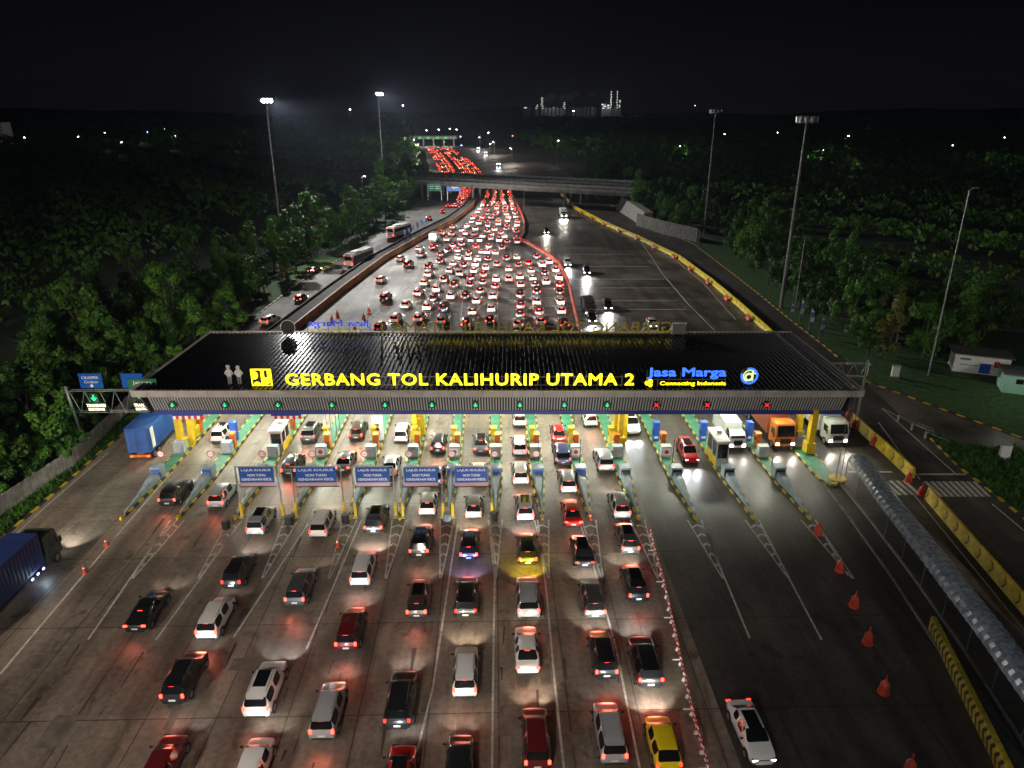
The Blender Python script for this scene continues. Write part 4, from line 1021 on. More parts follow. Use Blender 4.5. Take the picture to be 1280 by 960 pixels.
# ---------------------------------------------------------------- vans, buses and lorries
def wheels(t,xs,ys,r=.48,w_=.3):
    wm=None
    for x in xs:
        for y in ys:
            if wm is None: o=wheelmesh(r,w_).build('wheel',[M['rubber'],M['rim']],t); wm=o.data
            else: o=bpy.data.objects.new('wheel',wm); C.objects.link(o); o.parent=t
            o.location=(x,y,r)
def lorry(X,Y,rz,name,label,boxcol,cabcol,L=9.0,W=2.5,Hb=2.75,zb=1.1,cab=2.2,facing=False,container=False,beam=900,tailm='e_tail',stripe=False,cabh=2.6):
    """rz=0 drives away from the camera, origin under the tail"""
    t=thing(name,label,'lorry',(X,Y,.02),rz)
    Lb=L-cab-.5
    b=MB(); b.box(0,Lb/2,zb,W,Lb,Hb,0)
    if container:
        n=int(Lb/.42)
        for i in range(n):
            for sx in (-1,1): b.box(sx*(W/2+.02),.3+i*.42,zb+.15,.05,.2,Hb-.3,0)
        b.box(0,Lb/2,zb+Hb,W+.04,Lb,.05,0)
    b.build('cargo_box',boxcol,t,bevel=0)
    b=MB()
    for sx in (-.6,.6): b.box(sx,-.03,zb+.08,1.12,.05,Hb-.2,0)
    for sx in (-.95,-.25,.25,.95):
        b.tube((sx,-.09,zb+.1),(sx,-.09,zb+Hb-.15),.03,n=5,m=1)
        b.box(sx,-.10,zb+.9,.18,.04,.08,1)
    b.build('rear_door',[boxcol,M['steeld']],t)
    if stripe:
        for sx in (-1,1): b=MB(); b.box(sx*(W/2+.05),.95,zb+.3,.03,.75,Hb-.5); b.build('white_stripe',M['white'],t)
    b=MB(); b.box(0,L/2,.75,.9,L-.6,.32); b.build('chassis',M['steeld'],t)
    b=MB(); b.box(0,-.0,.55,W*.92,.14,.3,0); b.build('rear_bumper',M['orange'] if container else M['steeld'],t)
    for sx in (-1,1):
        b=MB(); b.box(sx*W*.36,-.1,.62,.24,.06,.14); b.build('tail_light',M[tailm],t)
    # cab
    b=MB(); y0=L-cab
    b.extr([(y0,.6),(L-.02,.6),(L,1.15),(L-.08,1.75),(L-.45,.6+cabh-.1),(L-.8,.6+cabh),(y0,.6+cabh)],-W*.47,W*.47); b.build('cab',cabcol,t,bevel=.06)
    b=MB(); q=.6+cabh-.25
    b.idx([(-W*.41,L-.045,1.80),(W*.41,L-.045,1.80),(W*.39,L-.38,q),(-W*.39,L-.38,q)],[(0,1,2,3)]); b.v=[(x,y+.03,z) for x,y,z in b.v]
    for sx in (-1,1): b.box(sx*W*.475,L-1.05,1.75,.02,1.0,.8)
    b.build('window',M['glass'],t)
    for sx in (-1,1):
        b=MB(); b.box(sx*W*.36,L+.02,.78,.36,.08,.22); b.build('headlight',M['e_head'],t)
        b=MB(); b.box(sx*W*.54,L-.3,1.7,.12,.12,.55); b.build('side_mirror',M['black'],t)
        if beam: lamp('headlight_beam','SPOT',(sx*W*.36,L+.15,.9),beam,(1,.93,.82),aim=(sx*W*.4,L+9,-.2),size=.1,angle=75,blend=.8,parent=t)
    b=MB(); b.box(0,L+.02,.95,W*.5,.05,.6); b.build('grille',M['black'],t)
    wheels(t,(-W*.42,W*.42),[1.0,2.1,L-1.0] if L>7 else [1.1,L-1.0],.48 if L>7 else .4)
    return t
contblue=mat('container_blue',(.025,.10,.36),.45,noise=(.7,.75,1.15)); contdk=mat('container_deep_blue',(.014,.03,.13),.5,noise=(.7,.75,1.1))
orangep=mat('lorry_orange',(.62,.16,.025),.35); greyp=mat('lorry_grey',(.45,.47,.42),.4)
X,Y=g(177,577); lorry(X,Y,rad(1),'container_lorry','blue container lorry with orange rear bumper left of the first yellow column',contblue,mat('cab_dark',(.04,.05,.06),.4),L=14.5,container=True,stripe=True,Hb=2.9,beam=1200)
X,_=g(60,718); Y=g(84,694)[1]; t=lorry(X-1.3,Y-14.6,rad(0),'container_lorry','dark container lorry with a deep blue box at the lower left edge',contdk,mat('cab_green',(.035,.06,.045),.4),L=14.6,container=True,Hb=2.9,beam=1600)
for k in range(3):
    b=MB(); b.box(1.27,10.0+k*.75,.72,.06,.22,.12); b.build('side_marker',M['e_bluecool'],t)
lamp('side_marker_light','POINT',(1.7,10.8,.6),40,(.6,.85,1),size=.2,parent=t)
X,Y=g(980,564); lorry(X,Y+11,math.pi,'container_lorry','orange lorry facing the camera in the fourteenth lane',mat('box_rust',(.30,.07,.03),.5),orangep,L=11,beam=650,cabh=2.7,tailm='e_taildim')
X,Y=g(921,566); lorry(X,Y+6.2,math.pi,'box_lorry','small white box lorry beside the grey toll booth',M['white'],M['white'],L=6.2,W=2.0,Hb=2.0,zb=.9,cab=1.6,cabh=1.7,beam=350,tailm='e_taildim')
X,Y=g(1046,560); lorry(X,Y+10,math.pi,'box_lorry','pale grey lorry right of the last yellow column',greyp,greyp,L=10,beam=750,cabh=2.5,tailm='e_taildim')
X,Y=g(541,304); lorry(X,Y,rad(-8),'box_lorry','small white box lorry at the left side of the dense queue',M['white'],M['white'],L=6,W=2.0,Hb=2.0,zb=.9,cab=1.6,cabh=1.7,beam=0)
X,Y=g(705,273); lorry(X,Y+7,math.pi,'box_lorry','white lorry with bright headlamps far up the wet carriageway',M['white'],M['white'],L=7,W=2.2,Hb=2.2,zb=.9,cab=1.8,cabh=1.9,beam=2600,tailm='e_taildim')
X,Y=g(738,397); lorry(X,Y+6,math.pi,'box_lorry','dark box lorry behind the rear gate letters on the wet carriageway',M['black'],paint('grey'),L=6,W=2,Hb=1.9,zb=.9,cab=1.6,cabh=1.7,beam=1200,tailm='e_taildim')
def bus(X,Y,rz,label,colr,rearcol):
    t=thing('coach',label,'coach',(X,Y,.02),rz,'coaches on the left road'); L=12;W=2.5;HB=3.4
    b=MB(); b.extr([(0,.4),(L-.1,.4),(L,1.2),(L-.25,HB-.5),(L-.7,HB),(.3,HB),(0,HB-.4)],-W/2,W/2); b.build('body',colr,t,bevel=.08)
    b=MB()
    for sx in (-1,1): b.box(sx*(W/2+.005),L/2,1.75,.03,L-1.4,1.05)
    b.box(0,-.012,1.9,W*.78,.03,.9); b.build('window',M['glass'],t)
    b=MB(); b.box(0,-.02,.7,W*.85,.04,1.05); b.build('rear_panel',rearcol,t)
    for sx in (-1,1):
        b=MB(); b.box(sx*W*.42,-.05,.8,.22,.06,.5); b.build('tail_light',M['e_tail'],t)
        b=MB(); b.box(sx*W*.42,-.04,3.02,.2,.06,.12); b.build('marker_light',M['e_tail'],t)
    b=MB(); b.box(0,4,HB,1.6,3,.22); b.build('roof_unit',M['greyblk'],t)
    wheels(t,(-W*.45,W*.45),[2.6,L-2.4])
    lamp('headlight_beam','SPOT',(0,L+.1,.9),900,(1,.95,.9),aim=(0,L+10,0),size=.3,angle=75,parent=t)
    return t
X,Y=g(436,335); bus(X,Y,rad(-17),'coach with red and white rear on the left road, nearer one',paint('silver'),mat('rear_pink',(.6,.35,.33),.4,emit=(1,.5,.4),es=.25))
X,Y=g(488,298); bus(X,Y,rad(-22),'white coach with pale roof on the left road, farther one',paint('white'),M['white'])
# far lorries with headlamps beyond the overpass
for (px,py,lab) in ((623,212,'far lorry with bright headlamps nearest beyond the overpass'),(607,196,'middle one of the three far lit lorries beyond the overpass'),(598,190,'farthest of the three lit lorries beyond the overpass')):
    X,Y=g(px,py); t=lorry(X,Y+9,math.pi,'box_lorry',lab,M['white'],M['white'],L=9,beam=0,tailm='e_taildim')
    b=MB(); 
    for sx in (-.9,.9):
        for z in (1.0,3.3): b.box(sx,9.1,z,.6,.1,.6)
    b.build('lamp_cluster',mat('far_head_lit' ,(.8,.8,.8),.3,emit=(.8,.85,1),es=8),t)
    lamp('headlight_beam','SPOT',(0,9.3,1.2),9000,(.9,.93,1),aim=(0,25,-.3),size=.3,angle=70,parent=t)
# ---------------------------------------------------------------- distant traffic (hundreds of cars beyond the overpass)
b=MB(); Rd=random.Random(5)
def tiny(X,Y,tailp=.85):
    h=Rd.choice((1.45,1.7,1.8)); c_=Rd.choice((0,0,5,1)); b.box(X,Y+2.2,.3,1.7,4.4,.75,c_); b.box(X,Y+2.3,1.05,1.5,2.6,h-1.05,1 if c_==1 else c_,taper=.85)
    for sx in (-.62,.62): b.box(X+sx,Y-.03,.75,.30,.08,.30,2 if Rd.random()<tailp else 4)
    b.box(X,Y+.75,1.35,.5,.08,.10,2)
    for sx in (-.6,.6): b.box(X+sx,Y+4.42,.65,.25,.06,.15,3)
Yq2=Yq
while Yq2<352:
    py=480+F*math.tan(math.atan(H/Yq2)-PIT); a_,c_=bounds(max(242,py)); Xa,_=g(a_,py); Xb,_=g(c_,py); n=max(2,int((Xb-Xa)/3.0))
    for i in range(n):
        X=Xa+(i+.5)*(Xb-Xa)/n+Rd.uniform(-.3,.3); Y=Yq2+Rd.uniform(-1.5,1.5)
        if any(abs(X-u)<2.2 and abs(Y-v)<5.6 for u,v in occ): continue
        if Rd.random()<.9: tiny(X,Y)
    Yq2+=6.2
for k in range(70):
    py=Rd.uniform(236,262); f=(262-py)/26; xl=566+f*12; xr_=586+f*10; px=Rd.uniform(xl,xr_); X,Y=g(px,py)
    if any(abs(X-u)<2.2 and abs(Y-v)<5.6 for u,v in occ): continue
    occ.append((X,Y)); tiny(X,Y)
ml=PX((556,232),(551,215),(546,205),(541,196),(534,186)); mr=PX((606,232),(598,214),(588,204),(574,193),(558,184))
for k in range(330):
    t_=Rd.random()**1.3*(len(ml)-1.01); i=int(t_); f=t_-i
    a=(ml[i][0]*(1-f)+ml[i+1][0]*f, ml[i][1]*(1-f)+ml[i+1][1]*f); c=(mr[i][0]*(1-f)+mr[i+1][0]*f, mr[i][1]*(1-f)+mr[i+1][1]*f)
    s_=round(Rd.random()*9)/9.0
    if .44<s_<.5: continue
    X=a[0]+(c[0]-a[0])*s_; Y=a[1]+(c[1]-a[1])*s_
    h=Rd.choice((1.45,1.7,1.8)); b.box(X,Y+2.2,.3,1.7,4.4,.75,0); b.box(X,Y+2.3,1.05,1.5,2.6,h-1.05,1,taper=.85)
    lw=.34 
    for sx in (-.62,.62): b.box(X+sx,Y-.03,.75,lw,.08,.34,2 if Rd.random()<.85 else 4)
    b.box(X,Y+.75,1.35,.5,.08,.10,2)
    for sx in (-.6,.6): b.box(X+sx,Y+4.42,.65,.25,.06,.15,3)
M['e_tailfar']=mat('far_tail_lit',(.4,.01,.01),.3,emit=(1,.07,.03),es=6); M['e_amberfar']=mat('far_amber_lit',(.5,.2,.02),.3,emit=(1,.5,.2),es=9)
tag(b.build('distant_traffic',[paint('silver'),M['glass'],M['e_tailfar'],M['e_head'],M['e_amberfar'],paint('white')]),'hundreds of tail-lit cars crawling away beyond the overpass towards the far toll gate','traffic',kind='stuff')
# ================================================================ BARRIERS
# median wall left of the queue
b=MB(); pl=sorted(MEDL,key=lambda p:p[1]); pts=along(pl,3.0)
prev=None
for (x,y,a) in pts:
    nx_,ny_=math.cos(a),math.sin(a)
    cur=[(x-3.4*nx_,y-3.4*ny_,0),(x-3.4*nx_,y-3.4*ny_,1.5),(x-3.1*nx_,y-3.1*ny_,1.5),(x-3.1*nx_,y-3.1*ny_,1.1),(x-.1*nx_,y-.1*ny_,1.1),(x-.1*nx_,y-.1*ny_,1.45),(x+.2*nx_,y+.2*ny_,1.45),(x+.25*nx_,y+.25*ny_,0)]
    if prev:
        for k in range(7): b.face([prev[k],prev[k+1],cur[k+1],cur[k]],1 if k>=5 else 0)
    prev=cur
tag(b.build('median_wall',[mat('median_dark',(.035,.033,.028),.85,noise=(.6,.5,1.6)),mat('median_lit_orange',(.42,.17,.06),.6,noise=(.4,.65,1.2))]),'long dark median wall with one face coloured as if lit orange, left of the queue','wall')  # orange light on the queue side is put into the face colour
# orange plastic barriers on the right of the queue
proto=None
def unit(kind,loc,rz,label,group):
    t=thing(kind,label,'barrier',loc,rz,group)
    return t
def plastic(mats,L_=1.9,h=1.0):
    b=MB(); b.extry([(-.3,0),(.3,0),(.3,.2),(.12,.45),(.1,h),(-.1,h),(-.12,.45),(-.3,.2)],0,L_*.97,0)
    b.box(0,L_/2,.38,.27,.5,.14,1)
    o=b.build('plastic_barrier',mats,bevel=0); me=o.data; bpy.data.objects.remove(o); return me
pb_o=plastic([M['redorange'],M['black']]); 
for i,(x,y,a) in enumerate(along(sorted(OB[:],key=lambda p:p[1]),2.0)):
    if y<150 and i%1==0:
        pass
    o=bpy.data.objects.new('plastic_barrier',pb_o); C.objects.link(o); o.location=(x,y,.01); o.rotation_euler=(0,0,a)
    tag(o,'orange plastic barrier in the continuous curved line right of the queue','barrier','orange barriers right of the queue')
pb_y=plastic([mat('yellow_plastic',(.80,.62,.02),.4,noise=(2,.7,1.1)),M['black']],2.9,1.2)
pts=along(sorted(RB,key=lambda p:p[1]),3.0)
for i,(x,y,a) in enumerate(pts):
    o=bpy.data.objects.new('plastic_barrier',pb_y); C.objects.link(o); o.location=(x,y,.02); o.rotation_euler=(0,0,a)
    tag(o,'yellow barrier in the curved line between wet carriageway and side road','barrier','yellow barriers along the wet carriageway')
    if i%5==0:
        o=bpy.data.objects.new('plastic_barrier',pb_o); C.objects.link(o); o.location=(x-.9,y,.02); o.rotation_euler=(0,0,a)
        tag(o,'short orange barrier placed in front of the curved yellow barrier line','barrier','orange barriers before the yellow line')
# yellow concrete barriers with black chevrons, near right
def chevronblock(L_=2.05,h=1.3):
    b=MB(); b.extry([(-.32,0),(.32,0),(.28,.2),(.12,h),(-.12,h),(-.28,.2)],0,L_,0)
    # black chevron on the camera-side face
    for z0,z1,y0,y1 in ((.14,.62,L_-.05,L_-.35),(.62,1.16,L_-.35,L_-.05)):
        def xx(z): return -(.28-(z-.2)/(h-.2)*.16)-.012
        b.idx([(xx(z0),y0-.0,z0),(xx(z0),y0-.16,z0),(xx(z1),y1-.16,z1),(xx(z1),y1,z1)],[(0,1,2,3)],1)
    o=b.build('concrete_barrier',[mat('barrier_yellow',(.60,.42,.02),.55,noise=(1.3,.6,1.15)),M['black']]); me=o.data; bpy.data.objects.remove(o); return me
cb=chevronblock()
wordsN=['first','second','third','fourth','fifth','sixth','seventh','eighth','ninth','tenth','eleventh','twelfth','thirteenth','fourteenth','fifteenth','sixteenth','seventeenth','eighteenth','nineteenth','twentieth']
def chev(p,q,where):
    a=Vector(g(*p)); c=Vector(g(*q)); L_=(c-a).length; n=int(L_/2.1); d=(c-a)/L_; an=math.atan2(-d.x,d.y)
    for i in range(n):
        o=bpy.data.objects.new('concrete_barrier',cb); C.objects.link(o); P=a+d*(i*2.1); o.location=(P.x,P.y,.02); o.rotation_euler=(0,0,an)
        tag(o,'%s yellow chevron barrier %s'%(wordsN[min(i,19)],where),'barrier','yellow chevron barriers on the right')
chev((1310,800),(1158,622),'counted upward in the row below the zebra crossing')
chev((1140,598),(1058,522),'counted upward in the row above the zebra crossing')
# red-orange bulb barriers
def bulb(px,py,label,group='red orange road cones on the right'):
    X,Y=g(px,py); t=thing('barrel_cone',label,'traffic cone',(X,Y,.02),R.uniform(0,3),group)
    b=MB(); b.tube((0,0,0),(0,0,.12),.42,.40,n=8); b.tube((0,0,.12),(0,0,.75),.34,.30,n=8,m=0); b.tube((0,0,.75),(0,0,1.05),.30,.1,n=8); b.build('barrel',M['redorange'],t)
    b=MB(); b.tube((0,0,1.0),(0,0,1.5),.06,.05,n=6); b.build('handle',M['redorange'],t)
for px,py,l in ((1022,668,'nearest the island tips'),(1049,714,'second down the dark lane'),(1067,758,'third down the dark lane'),(1084,804,'fourth down the dark lane'),(1104,866,'fifth down the dark lane'),(1136,966,'cut by the bottom edge')):
    bulb(px,py,'red orange cone on the right, %s'%l)
for px,py,l in ((1059,524,'at the top end of the chevron wall'),(1067,534,'second beside the upper chevron wall'),(1091,556,'middle of the upper chevron wall'),(1135,602,'at the zebra crossing above the gap'),(1151,619,'at the zebra crossing below the gap')):
    bulb(px,py,'round red orange cone %s'%l)
# bigger orange cones beyond canopy left
for px,py,l in ((461,392,'farthest'),(455,400,'middle'),(444,415,'nearest'),(422,396,'left'),(415,402,'leftmost')):
    bulb(px,py,'%s orange cone on the empty pavement left behind the canopy'%l,'orange cones behind the canopy')
# red/white post chain
chainpts=PX((812,668),(818,695),(826,722),(832,748),(838,775),(844,803),(850,832),(856,860),(862,885),(868,912),(876,940),(884,968))
pl=sorted(chainpts,key=lambda p:p[1]); b=MB(); b2=MB()
segs=along(pl,1.5)
for i,(x,y,a) in enumerate(segs[:-1]):
    x2,y2,_=segs[i+1]; n=6
    for k in range(n):
        t0,t1=k/n,(k+1)/n; z=lambda t:.92-.12*math.sin(math.pi*t)
        for dz in (0,-.38):
            (b if dz==0 else b2).tube((x+(x2-x)*t0,y+(y2-y)*t0,z(t0)+dz),(x+(x2-x)*t1,y+(y2-y)*t1,z(t1)+dz),.045,n=5,m=k%2)
t=thing('barrier_chain','red and white striped plastic rail line right of the queueing cars','barrier rail')
b.build('striped_rail',[M['white'],M['red']],t); b2.build('striped_rail',[M['white'],M['red']],t)
for i,(x,y,a) in enumerate(segs):
    b=MB(); 
    for k in range(4): b.tube((x,y,.05+k*.24),(x,y,.05+(k+1)*.24),.06,n=6,m=k%2)
    b.tube((x,y,.0),(x,y,.05),.14,n=8,m=0); b.box(x-.3,y,.45,.55,.05,.09,0) if i%3==0 else None
    b.build('post',[M['white'],M['red']],t)
# small cones
def cone(px,py,lab):
    X,Y=g(px,py); t=thing('traffic_cone',lab,'traffic cone',(X,Y,.02),0,'small traffic cones')
    b=MB(); b.box(0,0,0,.42,.42,.05); b.tube((0,0,.05),(0,0,.85),.17,.035,n=10); b.build('body',M['redorange'],t)
    b=MB(); b.tube((0,0,.42),(0,0,.56),.118,.094,n=10); b.build('white_band',M['white'],t)
cone(133,682,'small orange cone left of the first island tip'); cone(106,716,'small orange cone beside the lower left container lorry'); cone(422,683,'small orange cone below the second blue sign'); cone(738,650,'orange cone at the tenth island tip')
# covered tunnel of wire / clear ribs
tp=[g(1068,600),g(1105,655),g(1160,730),g(1225,820),g(1300,930),g(1370,1030)]
t=thing('covered_walkway','long arched translucent walkway roof with wire ribs at the lower right','walkway canopy')
M['clear']=mat('ribbed_polycarbonate',(.30,.34,.38),.22,noise=(2.5,.5,1.3)); 
pts=along(tp[::-1] if tp[0][1]<tp[-1][1] else tp,.42)
b=MB(); rb=MB(); prev=None
for i,(x,y,a) in enumerate(pts):
    nx_,ny_=math.cos(a),math.sin(a); cur=[]
    for k in range(9):
        th=math.pi*k/8; r=1.02+.05*(i%2); cur.append((x+nx_*r*math.cos(th),y+ny_*r*math.cos(th),2.35+.85*math.sin(th)*(1+.05*(i%2))))
    if prev:
        for k in range(8): b.face([prev[k],prev[k+1],cur[k+1],cur[k]],0)
    for k in range(8):
        if i%2: rb.tube(cur[k],cur[k+1],.028,n=4)
    prev=cur
b.build('arched_roof',M['clear'],t); rb.build('wire_rib',M['steel'],t)
b=MB()
for i,(x,y,a) in enumerate(pts):
    if i%9==0:
        nx_,ny_=math.cos(a),math.sin(a)
        for s_ in (-1,1): b.tube((x+nx_*s_,y+ny_*s_,0),(x+nx_*s_,y+ny_*s_,2.4),.04,n=6)
b.build('posts',M['steeld'],t)
# walkway kerb strip + black/yellow chevron wall
b=MB(); q=[g(1040,606),g(1075,650),g(1130,725),g(1190,815),g(1260,930),g(1330,1050)]
for off,m_,hh,ww in ((-.9,0,.18,.18),(.9,0,.18,.18)):
    for (x,y,a) in along(q,1.0): b.box(x+off,y,0,ww,1.0,hh,0,rz=a)
tag(b.build('walkway_kerb',M['concd']),kind='structure')
a_=Vector(g(1260,985)); c_=Vector(g(1163,787)); L_=(c_-a_).length; d=(c_-a_)/L_; an=math.atan2(-d.x,d.y)
t=thing('striped_wall','low wall with yellow and black chevrons beside the walkway roof','wall',(a_.x,a_.y,0),an)
b=MB(); b.box(0,L_/2,0,.35,L_,1.25,0); b.build('wall_body',M['kerby'],t)
b=MB(); n=int(L_/.62)
for i in range(n):
    y=i*.62
    b.idx([(-.18,y,.06),(-.18,y+.28,.06),(-.18,y+.62,.62),(-.18,y+.34,.62)],[(0,3,2,1)]); b.idx([(-.18,y+.34,.62),(-.18,y+.62,.62),(-.18,y+.28,1.19),(-.18,y,1.19)],[(0,3,2,1)])
b.v=[(x-.004,y,z) for x,y,z in b.v]; b.build('chevrons',M['kerbk'],t)
# round access-ladder mast at the right end of the canopy
X,Y=g(1046,600); t=thing('ladder_mast','thin lattice ladder mast standing on the rightmost island','lattice mast',(X,Y,.25))
b=MB(); 
for dx,dy in ((-.25,-.2),(.25,-.2),(0,.25)): b.tube((dx,dy,0),(dx,dy,10.5),.03,n=5)
for k in range(22):
    z=k*.48; b.tube((-.25,-.2,z),(.25,-.2,z),.016,n=4); b.tube((.25,-.2,z),(0,.25,z+.24),.014,n=4); b.tube((0,.25,z),(-.25,-.2,z+.24),.014,n=4)
b.build('lattice',M['steeld'],t); b=MB(); b.tube((0,0,-.1),(0,0,.05),.9,n=20); b.build('round_base',M['kerby'],t)
# right-hand sign gantry
X,Y=g(1071,525); zt=height_at(X,Y,450)
t=thing('sign_gantry','white truss gantry with leaning pole behind the canopy right corner','gantry',(X,Y,0))
def truss(b,x0,x1,z0,z1,y0=0,dy=.5,n=10,r=.06):
    for z in (z0,z1):
        for yy in (y0,y0+dy): b.tube((x0,yy,z),(x1,yy,z),r,n=6)
    for k in range(n):
        xa=x0+(x1-x0)*k/n; xb=x0+(x1-x0)*(k+1)/n; zz=(z0,z1) if k%2 else (z1,z0)
        b.tube((xa,y0,zz[0]),(xb,y0,zz[1]),r*.7,n=5); b.tube((xa,y0,z0),(xa,y0+dy,z0),r*.6,n=4); b.tube((xa,y0,z1),(xa,y0+dy,z1),r*.6,n=4)
b=MB(); b.tube((0,0,0),(0,0,zt),.17,.13,n=10); b.build('pole',M['steel'],t)
b=MB(); truss(b,-13,.0,zt-2.2,zt-.5,n=16); b.build('truss',M['steel'],t)
b=MB(); b.box(-7,-.2,zt-2.4,3.6,.1,2.6); b.build('sign_board',M['signblue'],t)
b=MB(); b.tube((-13,0,0),(-13,0,zt-.5),.15,n=8); b.build('inner_pole',M['steel'],t)
# left-hand sign gantry
X,Y=g(107,562); zt=height_at(X,Y,483)
t=thing('sign_gantry','grey truss gantry with blue and green signs left of the canopy','gantry',(X,Y,0))
b=MB(); b.tube((0,0,0),(-.6,0,zt),.2,.16,n=10); b.build('pole',M['steel'],t)
b=MB(); truss(b,-.3,11.5,zt-3.2,zt-.6,n=14,r=.05); b.build('truss',M['steel'],t)
b=MB()
for k in range(7): b.box(.05,-.22,.1+k*.35,.55,.04,.18,1)
b.box(.05,-.2,.0,.6,.03,2.6,0); b.build('striped_guard',[M['yellow'],M['black']],t)
bb=MB(); bb.box(2.6,-.3,zt-.1,2.55,.08,1.75); o=bb.build('blue_sign',M['signblue'],t)
text_obj('lettering','CIKAMPEK',1.9,.34,M['white'],o,(2.6,-.37,zt+1.0),depth=.02); text_obj('lettering','Cirebon',1.5,.32,M['white'],o,(2.6,-.37,zt+.5),depth=.02)
b=MB(); b.idx([(2.5,-.36,zt+.35),(2.7,-.36,zt+.35),(2.7,-.36,zt+.2),(2.85,-.36,zt+.2),(2.6,-.36,zt),(2.35,-.36,zt+.2),(2.5,-.36,zt+.2)],[tuple(range(7))]); b.build('arrow',M['white'],o)
bb=MB(); bb.box(7.2,-.3,zt-.1,2.4,.08,1.7); o=bb.build('blue_sign',M['signblue'],t)
bb=MB(); bb.box(8.3,-.45,zt-.15,3.2,.08,1.15); o=bb.build('green_sign',M['signgreen'],t); text_obj('lettering','Jakarta',2.1,.5,M['white'],o,(8.3,-.52,zt+.3),depth=.02)
for x0 in (2.6,7.9):
    b=MB(); b.box(x0,-.35,zt-1.75,.9,.3,1.1); b.build('signal_housing',M['black'],t)
    b=MB(); b.idx([(x0+a*1.1,-.54,zt-1.2+c*1.1) for a,c in [(-.09,.32),(.09,.32),(.09,0),(.34,0),(0,-.36),(-.34,0),(-.09,0)]],[tuple(range(7))]); b.build('arrow_lamp',M['e_green'],t)
    b=MB(); b.box(x0,-.32,zt-2.9,2.3,.14,1.0); b.build('message_board',M['black'],t)
    text_obj('message','TRANSAKSI',2.1,.36,M['e_led'],t,(x0,-.40,zt-2.38),depth=.02,bold=.03); text_obj('message','ELEKTRONIK',1.8,.3,M['e_led'],t,(x0,-.40,zt-2.82),depth=.02,bold=.03)
lamp('message_light','POINT',(2.6,-1.4,zt-2),60,(.3,1,.55),size=.4,parent=t)
# left picket-like concrete fence
fp=[g(-60,705),g(0,650),g(100,580),g(161,517),g(200,470)]
t=thing('concrete_fence','long pale fence of upright concrete planks on the left bank','fence')
b=MB(); Rf=random.Random(2)
fpl=sorted(fp,key=lambda p:p[1])
for (x,y,a) in along(fpl,.52): b.box(x,y,0,.12,.46,2.2+Rf.uniform(-.08,.08),0,rz=a+Rf.uniform(-.05,.05))
b.build('planks',M['conc'],t); b=MB()
for (x,y,a) in along(fpl,4.2): b.box(x-.14,y,0,.18,.18,2.3,0,rz=a)
b.build('posts',M['concd'],t)
# white ribbed wall on the right far
wp=[g(795,282),g(830,293),g(870,303)]
t=thing('ribbed_wall','pale ribbed retaining wall on the right beside the side road','retaining wall')
b=MB()
for (x,y,a) in along(wp[::-1],.9): b.box(x,y,0,.3,.45,4.2,0,rz=a)
b.build('ribs',M['conc'],t); b=MB()
for (x,y,a) in along(wp[::-1],2.0): b.box(x+.25,y,0,.2,2.1,4.0,0,rz=a)
b.build('backing',M['concd'],t)
t=thing('concrete_abutment','pale sloped concrete abutment under the right end of the overpass','abutment')
b=MB(); X,Y=g(770,262); X2,Y2=g(798,280)
b.idx([(X,Y,0),(X2,Y2,0),(X2+4,Y2,0),(X+4,Y+3,0),(X+2,Y,5),(X2+2,Y2,4),(X2+5,Y2,4),(X+5,Y+3,5)],[(0,1,5,4),(1,2,6,5),(2,3,7,6),(3,0,4,7),(4,5,6,7)]); b.build('slope',M['conc'],t)
# feather banners
def banner(px,py,pt,lab):
    X,Y=g(px,py); h=height_at(X,Y,pt); t=thing('feather_banner',lab,'banner',(X,Y,0),R.uniform(-.3,.3),'feather banners by the right kerb')
    b=MB(); b.tube((0,0,0),(.12,0,h),.035,n=5); b.build('pole',M['steel'],t)
    b=MB(); n=8; vs=[]
    for k in range(n+1):
        z=h*(.18+.82*k/n); w_=.75*math.sin(math.pi*(.25+.7*k/n))
        for dx,dy in ((.05,0),(w_,.12*math.sin(k))): vs.append((dx+.12*z/h,dy,z))
    b.idx(vs,[(2*k,2*k+1,2*k+3,2*k+2) for k in range(n)],0); b.v+=[]
    for k in range(n): b.m[k]=1 if k in(2,3,6) else 0
    b.build('cloth',[mat('banner_blue',(.12,.2,.42),.7) if 'banner_blue' not in bpy.data.materials else bpy.data.materials['banner_blue'],M['white']],t)
for px,py,pt,l in ((987,398,378,'leftmost'),(998,406,372,'second'),(1010,414,384,'third'),(1023,424,394,'rightmost')): banner(px,py,pt,l+' blue and white feather banner by the right kerb')
for k in range(6):  # banners put in place of unclear bluish shapes along the wall
    X,Y=g(512+k*5.2,302-k*3.4); h=2.3; t=thing('feather_banner','small blue and white banner standing in for an unclear bluish shape beside the median wall and the white coach','banner',(X-1.6,Y,1.2),0,'small banners standing in for bluish shapes on the median wall')
    b=MB(); b.tube((0,0,0),(0,0,h),.04,n=5); b.build('pole',M['steel'],t); b=MB(); b.box(.3,0,.7,.55,.05,1.5); b.build('cloth',bpy.data.materials['banner_blue'],t)
